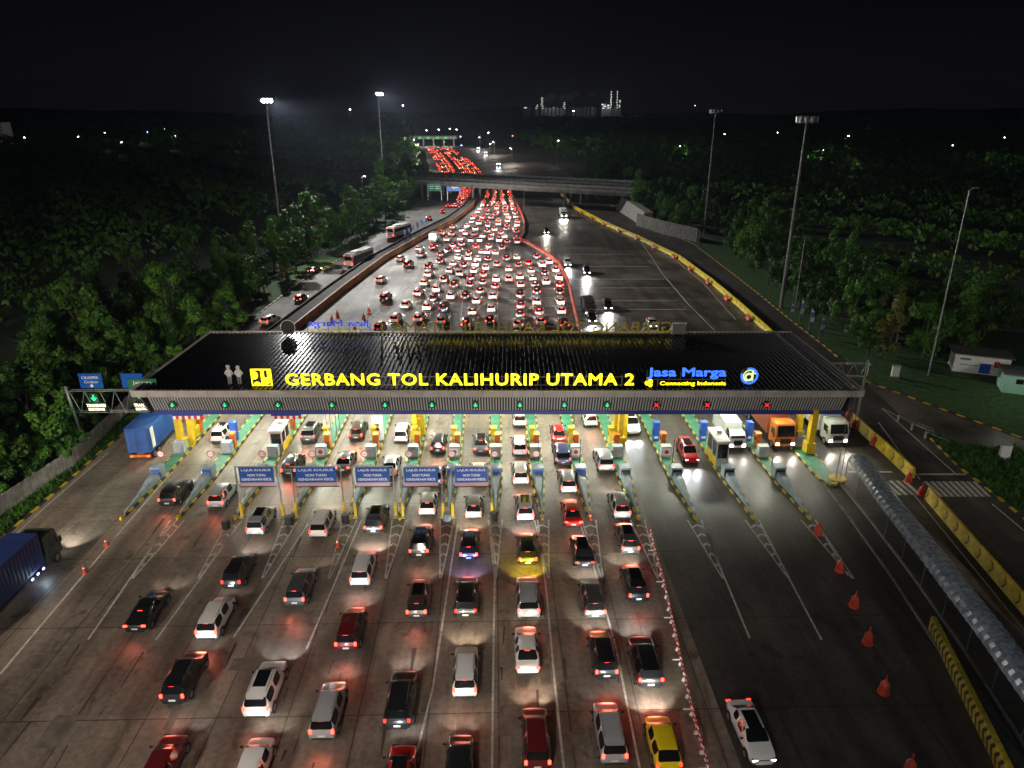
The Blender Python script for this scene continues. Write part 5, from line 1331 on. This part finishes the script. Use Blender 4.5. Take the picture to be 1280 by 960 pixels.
# ================================================================ LAMPS AND MASTS
def mast(px,py,pt,label,lit,aim=None,n=12,power=P_MAST,ph=None,xy=None,htop=None):
    X,Y=xy if xy else g(px,py); h=htop or height_at(X,Y,pt)
    t=thing('floodlight_mast',label,'floodlight mast',(X,Y,0),0,'tall floodlight masts')
    b=MB(); b.tube((0,0,0),(0,0,h),.38,.14,n=12); b.build('pole',M['steel'] if lit else M['steeld'],t)
    b=MB(); 
    for i in range(16):
        a0=2*math.pi*i/16;a1=2*math.pi*(i+1)/16
        for z in (h-.2,h-1.3): b.tube((1.55*math.cos(a0),1.55*math.sin(a0),z),(1.55*math.cos(a1),1.55*math.sin(a1),z),.06,n=5)
        if i%4==0: b.tube((0,0,h-.3),(1.55*math.cos(a0),1.55*math.sin(a0),h-.2),.06,n=5); b.tube((0,0,h-1.3),(1.55*math.cos(a0),1.55*math.sin(a0),h-1.3),.06,n=5)
    b.build('ring_frame',M['steeld'],t)
    for i in range(n):
        a=2*math.pi*i/n
        b=MB(); b.box(1.7*math.cos(a),1.7*math.sin(a),h-1.25,.5,.5,1.0,0,rz=a); o=b.build('floodlight',M['steel'],t)
        if lit and aim:
            am0=(aim[0] if isinstance(aim,list) else aim)[:3]
            d=(Vector(am0[:3])-Vector((X,Y,h))); d.z=0; d.normalize()
            if d.x*math.cos(a)+d.y*math.sin(a)>.8 or -math.sin(a)>.9:
                b=MB(); b.box(1.99*math.cos(a),1.99*math.sin(a),h-1.15,.06,.42,.7,0,rz=a); b.build('lens',M['e_flood'],o)
    if lit:
        for am in (aim if isinstance(aim,list) else [aim]):
            v=(Vector(am[:3])-Vector((X,Y,h))); u=Vector((v.x,v.y,0)).normalized()*2.7
            lamp('flood_light','SPOT',(u.x,u.y,h-.8),power*(am[4] if len(am)>4 else 1),((1,.82,.66) if xy else (1,.97,.91)),aim=(am[0]-X,am[1]-Y,0),size=.5,angle=am[3] if len(am)>3 else 72,blend=.9,parent=t)
    return t
mast(353,308,122,'lit floodlight mast standing in the trees on the left, nearer one',True,aim=[(-12,155,0),(36,160,0,56)])
mast(481,252,115,'lit floodlight mast farther along the left road',True,aim=[(2,215,0,90),(22,275,5,70)],power=P_MAST*.9)
mast(880,292,136,'unlit floodlight mast right of the ribbed wall',False)
mast(976,385,144,'unlit floodlight mast rising from the trees right of the canopy',False)
# unseen masts added behind the viewpoint as fill light for the plaza
mast(0,0,0,'unseen floodlight mast added on the left behind the viewpoint to fill the front plaza with light',True,aim=[(-18,58,0),(-58,74,0,52,3.4)],xy=(-50,-14),htop=36,power=P_MAST_NEAR*.8)
mast(0,0,0,'unseen floodlight mast added in the middle behind the viewpoint as fill light for the plaza',True,aim=(-12,58,0,56),xy=(-14,-34),htop=38,power=P_MAST_NEAR*1.35)
mast(0,0,0,'unseen floodlight mast added on the right behind the viewpoint to light the side road',True,aim=(68,72,0),xy=(78,-6),htop=36,power=P_MAST_NEAR*.62)
def streetlamp(px,py,pt,label,lit=None,arm=1.6,color=(.9,.95,1),power=0,xy=None,h=None,side=1,r=.09,group='street lamps',head=1.0):
    X,Y=xy or g(px,py); h=h or height_at(X,Y,pt)
    t=thing('street_lamp',label,'street lamp',(X,Y,0),0,group)
    b=MB(); b.tube((0,0,0),(0,0,h),r,r*.6,n=6); b.tube((0,0,h),(side*arm,0,h+.35),r*.55,n=5); b.build('pole',M['steel'],t)
    b=MB(); b.box(side*(arm+.3),0,h+.25,.8*head,.3*head,.14*head); b.build('lamp_head',M['steeld'],t)
    if lit:
        b=MB(); b.box(side*(arm+.3),0,h+.22-.12*head,.6*head,.4*head,.16*head); b.build('lens',M[lit],t)
        if power: lamp('street_light','POINT',(side*(arm+.3),0,h-.2),power,color,size=.3,parent=t)
    return t
streetlamp(1160,470,238,'tall thin lamp pole leaning right at the dark lawn edge',r=.13,arm=.5)
streetlamp(1118,440,372,'curved street lamp among the yellow green trees on the right',arm=-1.8)
streetlamp(992,395,298,'curved street lamp behind the right mast',arm=-1.8)
streetlamp(455,260,221,'lit street lamp beside the left road trees','e_town',.8,power=900,head=.8)
streetlamp(433,303,250,'dark street lamp pole left of the left road')
streetlamp(744,215,185,'dark street lamp with bent head right beyond the overpass')
streetlamp(696,205,176,'street lamp with blue white light right of the far highway','e_town',.8,power=1500)
streetlamp(715,188,139,'bright tall lamp under the industrial plant','e_town',.2,power=9000,head=2.2)
streetlamp(441,190,137,'lit lamp on the skyline left of the second mast','e_town',.2,power=4000,head=1.8)
streetlamp(506,190,132,'lit lamp on the skyline right of the second mast','e_town',.2,power=4000,head=2)
streetlamp(655,262,240,'short dark lamp pole below the overpass beside the orange barrier')
# distant small lights, each a lamp
far=[(300,158,'w'),(330,160,'w'),(60,160,'w'),(30,172,'w'),(112,160,'w'),(205,161,'w'),(262,163,'w'),(395,162,'w'),(420,168,'w'),(610,166,'w'),(640,170,'o'),(770,160,'w'),(790,172,'w'),(905,168,'w'),(930,176,'w'),(1060,170,'w'),(1120,178,'w'),(1165,168,'w'),(1190,182,'w'),(1255,172,'w'),(138,153,'w'),(145,152,'w'),(161,151,'w'),(188,150,'w'),(184,165,'b'),(221,153,'w'),(245,154,'w'),(97,171,'w'),(130,166,'w'),(219,170,'w'),(295,168,'w'),(151,178,'w'),(474,170,'w'),(498,148,'w'),(513,158,'w'),(533,163,'w'),(548,162,'w'),(562,161,'w'),(570,162,'w'),(575,171,'b'),(576,182,'b'),(849,183,'w'),(967,162,'w'),(971,166,'w'),(1027,163,'w'),(1028,188,'w'),(1086,163,'w'),(1214,164,'w'),(1278,167,'w'),(1236,196,'w'),(867,132,'o'),(612,180,'w')]
M['e_townb']=mat('town_lamp_blue',(.3,.3,.8),.3,emit=(.25,.35,1),es=50); M['e_townr']=mat('town_lamp_amber',(.8,.5,.3),.3,emit=(1,.55,.2),es=12)
for i,(px,py,c) in enumerate(far):
    if py>=140: X,Y=g(px,max(py,148),9)
    else: X,Y=g(px,150,9); 
    sc=max(.5,Y/700); hh=height_at(X,Y,py)
    side='left' if px<450 else 'middle' if px<650 else 'right'
    streetlamp(0,0,0,'tiny distant lamp in the dark land on the %s of the highway'%side,{'w':'e_town','b':'e_townb','o':'e_townr'}[c],.3,xy=(X,Y),h=max(hh,3),group='tiny distant lamps %s'%side,r=.12,head=sc*1.5,power=(1500 if px in(849,219,184,1236,1028,151,295,474) else 0))
for k,(px,py,l) in enumerate(((527,214,'left'),(520,200,'left'),(516,190,'left'),(640,205,'right'),(618,194,'right'),(600,186,'right'))):  # lamps added to brighten the distant cars beyond the overpass
    X,Y=g(px,py); streetlamp(0,0,0,'tall lamp added on the %s side of the far highway to light the distant cars'%l,'e_town',1.5 if l=='left' else -1.5,xy=(X,Y),h=11,group='added lamps on the %s of the far highway'%l,r=.15,head=.8,power=16000,color=(1,.85,.7))
# ================================================================ OVERPASS
A=Vector(g(500,227,7.2)); B=Vector(g(790,243,7.2)); 
dirv=(B-A).normalized(); A2=A-dirv*40; B2=B+dirv*2; Lo=(B2-A2).length; an=math.atan2(dirv.y,dirv.x)
t=thing('overpass','long concrete road bridge with railings crossing the motorway','bridge',(A2.x,A2.y,0),an)
for dy,zz in ((0,7.2),(17,8.2)):
    b=MB(); b.box(Lo/2,dy+5,zz,Lo,10,.8,0); o=b.build('deck',M['bridge'],t)
    b=MB(); b.box(Lo/2,dy-.12,zz+.3,Lo,.24,.9,0); b.box(Lo/2,dy+10.1,zz+.3,Lo,.24,.9,0); b.build('parapet',M['bridge'],o)
    b=MB()
    for k in range(5): b.box(Lo/2,dy+1+k*2,zz-1.0,Lo,.5,1.0)
    b.build('girders',M['bridge'],o)
    b=MB()
    for k in range(int(Lo/3)): b.box(k*3+1,dy-.1,zz+1.5,.12,.12,1.0)
    b.box(Lo/2,dy-.1,zz+2.4,Lo,.08,.1); b.box(Lo/2,dy-.1,zz+1.95,Lo,.06,.08); b.build('railing',M['steel'],o)
for px,py in ((600,236),(655,240),(560,232),(752,248),(505,230)):
    P=Vector(g(px,py)); q=(P-A2); lx=q.dot(dirv)
    for dy in (2,8,19,25):
        b=MB(); b.tube((lx,dy,0),(lx,dy,7.3),.55,n=12); b.build('pier',M['bridge'],t)
    b=MB(); b.box(lx,5,6.3-.1,1.2,9,.9); b.build('pier_cap',M['bridge'],t)
# direction signs below the bridge
for px,py,mm,l in ((544,236,'signgreen','green direction sign hanging left below the overpass'),(568,236,'signblue','blue direction sign with white arrow below the overpass')):
    X,Y=g(px,py,4.6); Y-=4; t=thing('direction_sign',l,'road sign',(X,Y,0))
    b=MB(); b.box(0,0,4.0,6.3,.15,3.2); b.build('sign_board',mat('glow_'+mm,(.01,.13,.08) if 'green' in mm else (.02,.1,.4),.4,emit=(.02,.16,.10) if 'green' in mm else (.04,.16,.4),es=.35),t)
    b=MB(); b.box(-2.9,.2,0,.25,.25,7); b.box(2.9,.2,0,.25,.25,7); b.build('posts',M['steel'],t)
    b=MB()
    if 'green' in mm: b.box(-1.3,-.1,5.9,1.8,.03,.25); b.box(1.3,-.1,5.9,1.8,.03,.25); b.box(-1.3,-.1,5.0,1.5,.03,.25); b.box(1.3,-.1,5.0,1.7,.03,.25)
    else: b.idx([(2,-.1,5.3),(.2,-.1,5.3),(.2,-.1,4.7),(-1.2,-.1,5.6),(.2,-.1,6.5),(.2,-.1,5.9),(2,-.1,5.9)],[tuple(range(7))])
    b.build('sign_marks',M['white'],t)
# ================================================================ FAR TOLL GATE
X,Y=g(541,184); t=thing('far_toll_gate','small far lit toll gate with four green signals left of the motorway','toll gate',(X,Y+15,0))
zt=height_at(X,Y+15,164)
b=MB(); b.box(0,0,8,52,20,3.5,0,taper=.96); b.build('roof',M['gutter'],t)
b=MB(); b.box(0,-10.2,8.2,50,.3,2.4); b.build('fascia',mat('far_fascia',(.5,.5,.45),.5,emit=(.8,.85,.7),es=.10),t)
for x in (-22,-11,0,11,22):
    b=MB(); b.box(x,-3,0,1.4,1.4,8); b.build('column',M['white'],t)
for x in (-14,-5,5,14):
    b=MB(); b.tube((x,-10.6,9.4),(x,-10.4,9.4),1.2,n=10); b.build('signal_lamp',M['e_green'],t)
lamp('gate_light','AREA',(0,-2,7.6),16000,(.95,1,.85),size=40,parent=t)
# ================================================================ SMALL BUILDINGS AND CABINETS
X,Y=g(1232,472); t=thing('site_hut','white site hut with blue and red posters on the right lawn','hut',(X+.6,Y+3,0),rad(-24))
b=MB(); b.box(0,0,0,7.2,4,2.9,0); b.build('wall',M['white'],t); b=MB(); b.box(0,0,2.9,7.9,4.8,.18); b.build('roof',M['steeld'],t)
b=MB(); b.box(.5,-2.03,.3,1.4,.04,1.5); b.build('blue_poster',M['blue'],t); b=MB(); b.box(1.9,-2.03,1.4,.7,.04,.9); b.build('red_poster',M['red'],t)
b=MB(); b.box(-2.2,-2.03,2.1,1.4,.04,.3); b.box(-1.6,-2.03,1.3,2.4,.04,.12); b.build('wall_lines',M['steeld'],t)
X,Y=g(1272,496); t=thing('site_hut','pale green site hut cut by the right edge','hut',(X+2.2,Y+2,0),rad(-24))
b=MB(); b.box(0,0,0,6,4,2.8,0); b.build('wall',mat('pale_green_wall',(.32,.58,.46),.6),t); b=MB(); b.box(0,0,2.8,6.6,4.6,.16); b.build('roof',M['steeld'],t)
b=MB(); b.box(-1.2,-2.03,1.6,.9,.04,.7); b.build('window',M['glass'],t)
lamp('hut_light','POINT',(-2,-6,5),160,(.9,1,.85),size=.3,parent=t)
for px,py,l in ((1118,472,'white roadside cabinet on the right lawn below the trees'),(1254,574,'white roadside cabinet on the grass island at the right edge')):
    X,Y=g(px,py); t=thing('roadside_cabinet',l,'cabinet',(X,Y,.1),rad(-15))
    b=MB(); b.box(0,0,.2,1.0,.6,1.5); b.build('cabinet_body',M['white'],t,bevel=.03); b=MB(); b.box(0,0,0,1.1,.7,.2); b.build('base',M['conc'],t); b=MB(); b.box(0,0,1.7,1.15,.75,.07); b.build('cap',M['greyblk'],t)
X,Y=g(1083,470); t=thing('white_post','short white post with a bracket at the lawn corner','post',(X,Y,.1)); b=MB(); b.tube((0,0,0),(0,0,2.0),.13,n=8); b.build('post_shaft',M['white'],t); b=MB(); b.box(.2,0,1.6,.4,.2,.2); b.build('bracket',M['steel'],t)
# low posts of the guard hoop by the side road
for k,(px,py) in enumerate(((1122,527),(1139,538),(1156,548))):
    X,Y=g(px,py); t=thing('marker_post',['upper','middle','lower'][k]+' short pale marker post beside the road split','marker post',(X,Y,.02),0,'marker posts at the road split')
    b=MB(); b.box(0,0,0,.22,.12,.9); b.build('shaft',M['conc'],t); 
    X2,Y2=g(px+45,py+10); b=MB(); b.tube((0,0,.85),(X2-X,Y2-Y,.05),.04,n=5); b.build('stay_rail',M['conc'],t)
# pale building far left
X,Y=g(4,185); t=thing('pale_building','pale blocky building top at the far left edge','building',(X-8,Y,0))
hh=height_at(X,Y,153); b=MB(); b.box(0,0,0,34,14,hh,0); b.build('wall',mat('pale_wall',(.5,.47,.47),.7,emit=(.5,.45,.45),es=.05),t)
b=MB(); 
for k in range(4): b.box(0,-7.05,hh-2-k*3,32,.1,.8)
b.build('window',M['glass'],t); b=MB(); b.box(0,0,hh,35,15,.4); b.build('roof',M['concd'],t)
# industrial plant on the horizon
t=thing('industrial_plant','faintly lit industrial plant with towers on the horizon','industrial plant',(0,0,0))
def tower(px,py,w_,n,name='tower'):
    Yd=2600; X=Yd*((px-617)/F)*1.0*math.cos(0)/math.cos(PIT)*.96; h=height_at(X,Yd,py)
    b=MB(); b.box(X,Yd,0,w_,w_,h,0); b.build(name,M['steeld'],t)
    b=MB(); hb=height_at(X,Yd,137)
    for k in range(n): b.box(X+R.uniform(-.3,.3)*w_,Yd-w_/2-.5,hb+(h-hb)*(k+.5)/n,w_*.45,.5,(h-hb)/n*.5)
    b.build('lit_windows',M['e_plant'],t)
tower(672,122,9,7); tower(666,131,10,3); tower(697,128,9,4); tower(750,114,5,7); tower(757,114,5,7); tower(742,130,16,3); tower(747,131,12,2); tower(655,134,22,1); tower(760,125,8,2)
b=MB(); Yd=2620
for q in range(26):
    px=650+q*4.4; X=Yd*((px-617)/F)/math.cos(PIT)*.96; b.box(X,Yd,0,10,10,height_at(X,Yd,135-R.uniform(0,2)))
b.build('hall',M['steeld'],t)
lamp('plant_light','POINT',(200,2560,70),60000,(.9,1,.95),size=3,parent=t); lamp('plant_light','POINT',(390,2560,70),60000,(.9,1,.95),size=3,parent=t)
# steam cloud above the plant
vm=bpy.data.materials.new('steam'); vm.use_nodes=True; nt=vm.node_tree; nt.nodes.remove(nt.nodes['Principled BSDF']); pv=nt.nodes.new('ShaderNodeVolumePrincipled'); pv.inputs['Color'].default_value=(.9,.95,.92,1); pv.inputs['Density'].default_value=.006
nt.links.new(pv.outputs[0],nt.nodes['Material Output'].inputs['Volume'])
b=MB()
for (x,z,r) in ((262,80,20),(285,92,16),(240,76,16),(200,84,14),(340,88,15),(180,74,14)): b.ball((x,2640,z),r,nu=12,nv=8,sy=.7,sz=.8)
tag(b.build('steam_cloud',vm),'faint pale steam drifting above the industrial plant','steam',kind='stuff')
# ================================================================ TREES
def leaf_cloud(seed,rad_,hgt,n,clumps,size,base=2.0):
    Rr_=random.Random(seed); b=MB(); cs=[]
    for k in range(clumps):
        a=Rr_.uniform(0,6.283); z=Rr_.uniform(0,1); rr=rad_*(1-.55*abs(z-.42)*1.6)*Rr_.uniform(.35,1.0)
        cs.append((rr*math.cos(a),rr*math.sin(a),base+z*(hgt-base),Rr_.uniform(.55,1.25)))
    for i in range(n):
        c=cs[Rr_.randrange(clumps)]; 
        v=Vector((Rr_.gauss(0,1),Rr_.gauss(0,1),Rr_.gauss(0,.7))).normalized()*c[3]*Rr_.uniform(.55,1.05)*rad_*.33
        p=Vector(c[:3])+v; s_=size*Rr_.uniform(.6,1.3)
        nrm=(v.normalized()+Vector((Rr_.uniform(-.7,.7),Rr_.uniform(-.7,.7),Rr_.uniform(-.2,.9)))).normalized(); u=nrm.orthogonal().normalized(); w_=nrm.cross(u)
        th=Rr_.uniform(0,6.28); u2=u*math.cos(th)+w_*math.sin(th); w2=nrm.cross(u2)
        b.face([p-u2*s_*.5,p+w2*s_*.28,p+u2*s_*.5,p-w2*s_*.28],0)
    return b,cs
def tree_proto(seed,rad_,hgt,n,clumps,size,base=2.0):
    b,cs=leaf_cloud(seed,rad_,hgt,n,clumps,size,base)
    o=b.build('crown',M['leaf']); crown=o.data; bpy.data.objects.remove(o)
    b=MB(); b.tube((0,0,-.3),(0,0,hgt*.55),.22,.12,n=7); 
    for c in cs[::2]: b.tube((0,0,min(hgt*.5,c[2]*.6)),(c[0]*.85,c[1]*.85,c[2]*.95),.09,.03,n=5)
    o=b.build('trunk',M['bark']); trunk=o.data; bpy.data.objects.remove(o)
    return crown,trunk
PT=[tree_proto(11,3.4,8.5,2600,16,.55,1.5),tree_proto(12,2.8,10.5,2600,18,.5,2.2),tree_proto(13,4.2,9.5,3000,20,.6,1.4),tree_proto(14,2.2,5.2,1800,12,.42,.7),tree_proto(15,3.6,12.5,3000,22,.6,3)]
ntree=0
def tree(X,Y,k,s_,label,group,yellow=False,z=0):
    global ntree; ntree+=1
    t=thing('broadleaf_tree' if k!=3 else 'bushy_tree',label,'tree',(X,Y,z),R.uniform(0,6.28),group); t.scale=(s_,s_,s_*R.uniform(.85,1.15))
    for nm_,me in zip(('crown','trunk'),PT[k]):
        o=bpy.data.objects.new(nm_,me); C.objects.link(o); o.parent=t
        if yellow and nm_=='crown': o.material_slots[0].link='OBJECT'; o.material_slots[0].material=M['leafy']
Rt=random.Random(21)
# left bank right behind the fence
for (x,y,a) in along(fpl,2.5):
    for r_ in range(3):
        X=x-2.6-r_*4.2+Rt.uniform(-1,1); Y=y+Rt.uniform(-1.5,1.5)
        tree(X,Y,[3,0,1][r_] if Rt.random()<.7 else 3,Rt.uniform(.85,1.25),['low leafy tree right behind the pale plank fence','green tree in the second row behind the plank fence','taller tree in the third row behind the plank fence'][r_],['trees right behind the plank fence','second row behind the plank fence','third row behind the plank fence'][r_],z=.0)
# dark wood left: along the left road
lfar=[(x,y) for x,y in lks if y>75]
for (x,y,a) in along(lfar,11):
    if y<96: continue
    for r_ in range(3 if y<250 else 2):
        nx_,ny_=math.cos(a),math.sin(a); off=4.6+r_*8+Rt.uniform(-1.2,2)
        tree(x-nx_*off,y-ny_*off,Rt.choice([0,1,2,4]),Rt.uniform(.85,1.25),'dark tree in the wood left of the left road','trees in the wood left of the left road')
yl_=[(372,352),(325,392),(345,366),(432,300),(452,290),(408,316),(470,278)]
for k,(px,py) in enumerate(yl_):
    X,Y=g(px,py); tree(X-2.5,Y,3,.9,'small yellowish tree on the left road verge','small yellowish trees on the left verge',yellow=True)
# behind canopy left: bushy green mass at (170..230, 420..480)
for px,py in ((232,470),(215,455),(250,440),(275,430),(200,480),(185,470),(160,440),(290,425),(235,425),(180,430)):
    X,Y=g(px,py); tree(X-1,Y+1,Rt.choice([0,3,2]),Rt.uniform(.8,1.0),'leafy green tree behind the left end of the canopy','trees behind the left end of the canopy')
# right wood
rkf=sorted(RK,key=lambda p:p[1])
for (x,y,a) in along(rkf,10):
    for r_ in range(3):
        nx_,ny_=math.cos(a),math.sin(a); off=5.5+r_*7+Rt.uniform(-1.5,1.5)
        if y<100 and off<14: continue
        if 195<y<232 and r_==0: continue
        tree(x+nx_*off,y+ny_*off,Rt.choice([0,1,2,4]),Rt.uniform(.85,1.2),'dark tree in the wood right of the side road','trees in the wood right of the side road')
for px,py,s_ in ((1108,452,1.05),(1098,430,.9),(1120,425,1.0)):
    X,Y=g(px,py); tree(X,Y,1,s_*.85,'yellow green tree on the right lawn','yellow green lawn trees',yellow=True)
for px,py in ((1180,440),(1200,430),(1150,428),(1230,420),(1260,415),(1215,405),(1060,415),(1080,408),(1040,400),(1150,405),(1180,400)):
    X,Y=g(px,py); tree(X,Y,Rt.choice([0,1,2]),Rt.uniform(.8,1.1),'dark tree at the back of the right lawn','trees at the back of the right lawn')
# trees round the overpass ends
for px,py in ((800,256),(806,246),(815,240),(828,236),(845,240),(812,262),(835,262),(825,250),(490,262),(500,250),(520,246),(470,255),(850,268),(530,238)):
    X,Y=g(px,py); tree(X,Y,Rt.choice([0,2]),Rt.uniform(.8,1.2),'dark tree beside an end of the overpass','trees beside the overpass')
# far lit trees
for px,py,l in ((150,196,'left'),(184,192,'left'),(222,190,'left'),(299,190,'left'),(377,192,'left'),(838,206,'right'),(852,203,'right'),(1010,210,'right'),(1060,222,'right'),(1235,212,'right'),(1245,216,'right'),(425,190,'left')):
    X,Y=g(px,py); tree(X,Y,Rt.choice([0,2]),1.35,'far tree lit green by a lamp on the %s side'%l,'far lamp-lit trees %s'%l,yellow=(px in(184,1060)))
    lamp('tree_lamp','POINT',(X+1,Y-9,8.0),800,(.85,1,.85),size=.3)
# distant forest as one mass
b=MB(); Rg=random.Random(9)
def roadx(y): return (-4-(y-300)*.1) if y>300 else 0
for i in range(85000):
    y=70+Rg.random()**1.9*2700; x=Rg.uniform(-1.15,1.15)*(y*.72+60)
    if y<330:
        lo=resample(lks,[y])[0][0]-34; hi=(xr(rkf,y) if y>95 else 110)+34
        if lo<x<hi: continue
        if y<135 and x>40: continue
    else:
        cx=g(617,140)[0]*0+(-.085*(y-330))+2
        if abs(x-cx-15)<48+y*.012: continue
    s_=.30+y*.0026; k=int(x/9)*31+int(y/11)*17; hz=4+ (k*7919%97)/97*7 + Rg.uniform(-2.5,1.5)
    hz=max(.6,hz)+ (y/400 if y>500 else 0)
    p=Vector((x,y,hz)); nrm=Vector((Rg.uniform(-1,1),Rg.uniform(-1,.3),Rg.uniform(.1,1))).normalized(); u=nrm.orthogonal().normalized(); w_=nrm.cross(u)
    for q in range(2):
        u2=u*math.cos(q*1.3)+w_*math.sin(q*1.3); w2=nrm.cross(u2); d=Vector((Rg.uniform(-1,1),Rg.uniform(-1,1),Rg.uniform(-.6,.6)))*s_
        b.face([p+d-u2*s_,p+d+w2*s_*.6,p+d+u2*s_,p+d-w2*s_*.6],0)
tag(b.build('distant_forest',M['leaf']),'dark continuous forest covering the land on both sides','forest',kind='stuff')
# hill line on the horizon
b=MB(); vs=[]; n=90
for i in range(n):
    x=-5200+i*10400/(n-1); h=30+16*math.sin(i*.31)+9*math.sin(i*.83+1)+14*max(0,(i-52)/40)
    vs+=[(x,3600,-1),(x,3650,h),(x,4300,h*.8),(x,4600,-1)]
b.idx(vs,[(4*i+k,4*(i+1)+k,4*(i+1)+k+1,4*i+k+1) for i in range(n-1) for k in range(3)],0,True)
tag(b.build('hills',M['earth']),kind='structure')
# grass tufts on the left verge and the lawns
b=MB()
def tufts(poly_fn,n,s0=.16):
    for i in range(n):
        x,y=poly_fn(); z=.1; a=Rt.uniform(0,3.14); s_=s0*Rt.uniform(.6,1.6)
        b.face([(x-math.cos(a)*s_,y-math.sin(a)*s_,z),(x+math.cos(a)*s_,y+math.sin(a)*s_,z),(x+Rt.uniform(-.1,.1),y+Rt.uniform(-.1,.1),z+s_*2.2)],0)
def lv():
    y=Rt.uniform(48,92); k=xr(lks,y); return k-Rt.uniform(.4,4.4),y
tufts(lv,9000)
def ri():
    while True:
        y=Rt.uniform(56,84); x=xr(RK3,y)+Rt.uniform(.4,9)
        if x<xr([g(1172,543),g(1190,552),g(1240,578),g(1330,628)],y)-.3 or y<74: return x,y
tufts(ri,5000)
tag(b.build('grass_tufts',M['leaf']),'short rough grass on the road verges','grass',kind='stuff')
# night air
HZ=0.00008
if HZ:
    vm=bpy.data.materials.new('night_air'); vm.use_nodes=True; nt=vm.node_tree; nt.nodes.remove(nt.nodes['Principled BSDF']); pv=nt.nodes.new('ShaderNodeVolumePrincipled'); pv.inputs['Color'].default_value=(.62,.75,1,1); pv.inputs['Density'].default_value=HZ; pv.inputs['Anisotropy'].default_value=.3
    nt.links.new(pv.outputs[0],nt.nodes['Material Output'].inputs['Volume'])
    b=MB(); b.box(0,2100,-3,11800,5600,163); o=b.build('haze',vm); tag(o,'faint mist hanging over the whole motorway at night','haze',kind='stuff')
print('trees',ntree,'objects',len(bpy.data.objects))
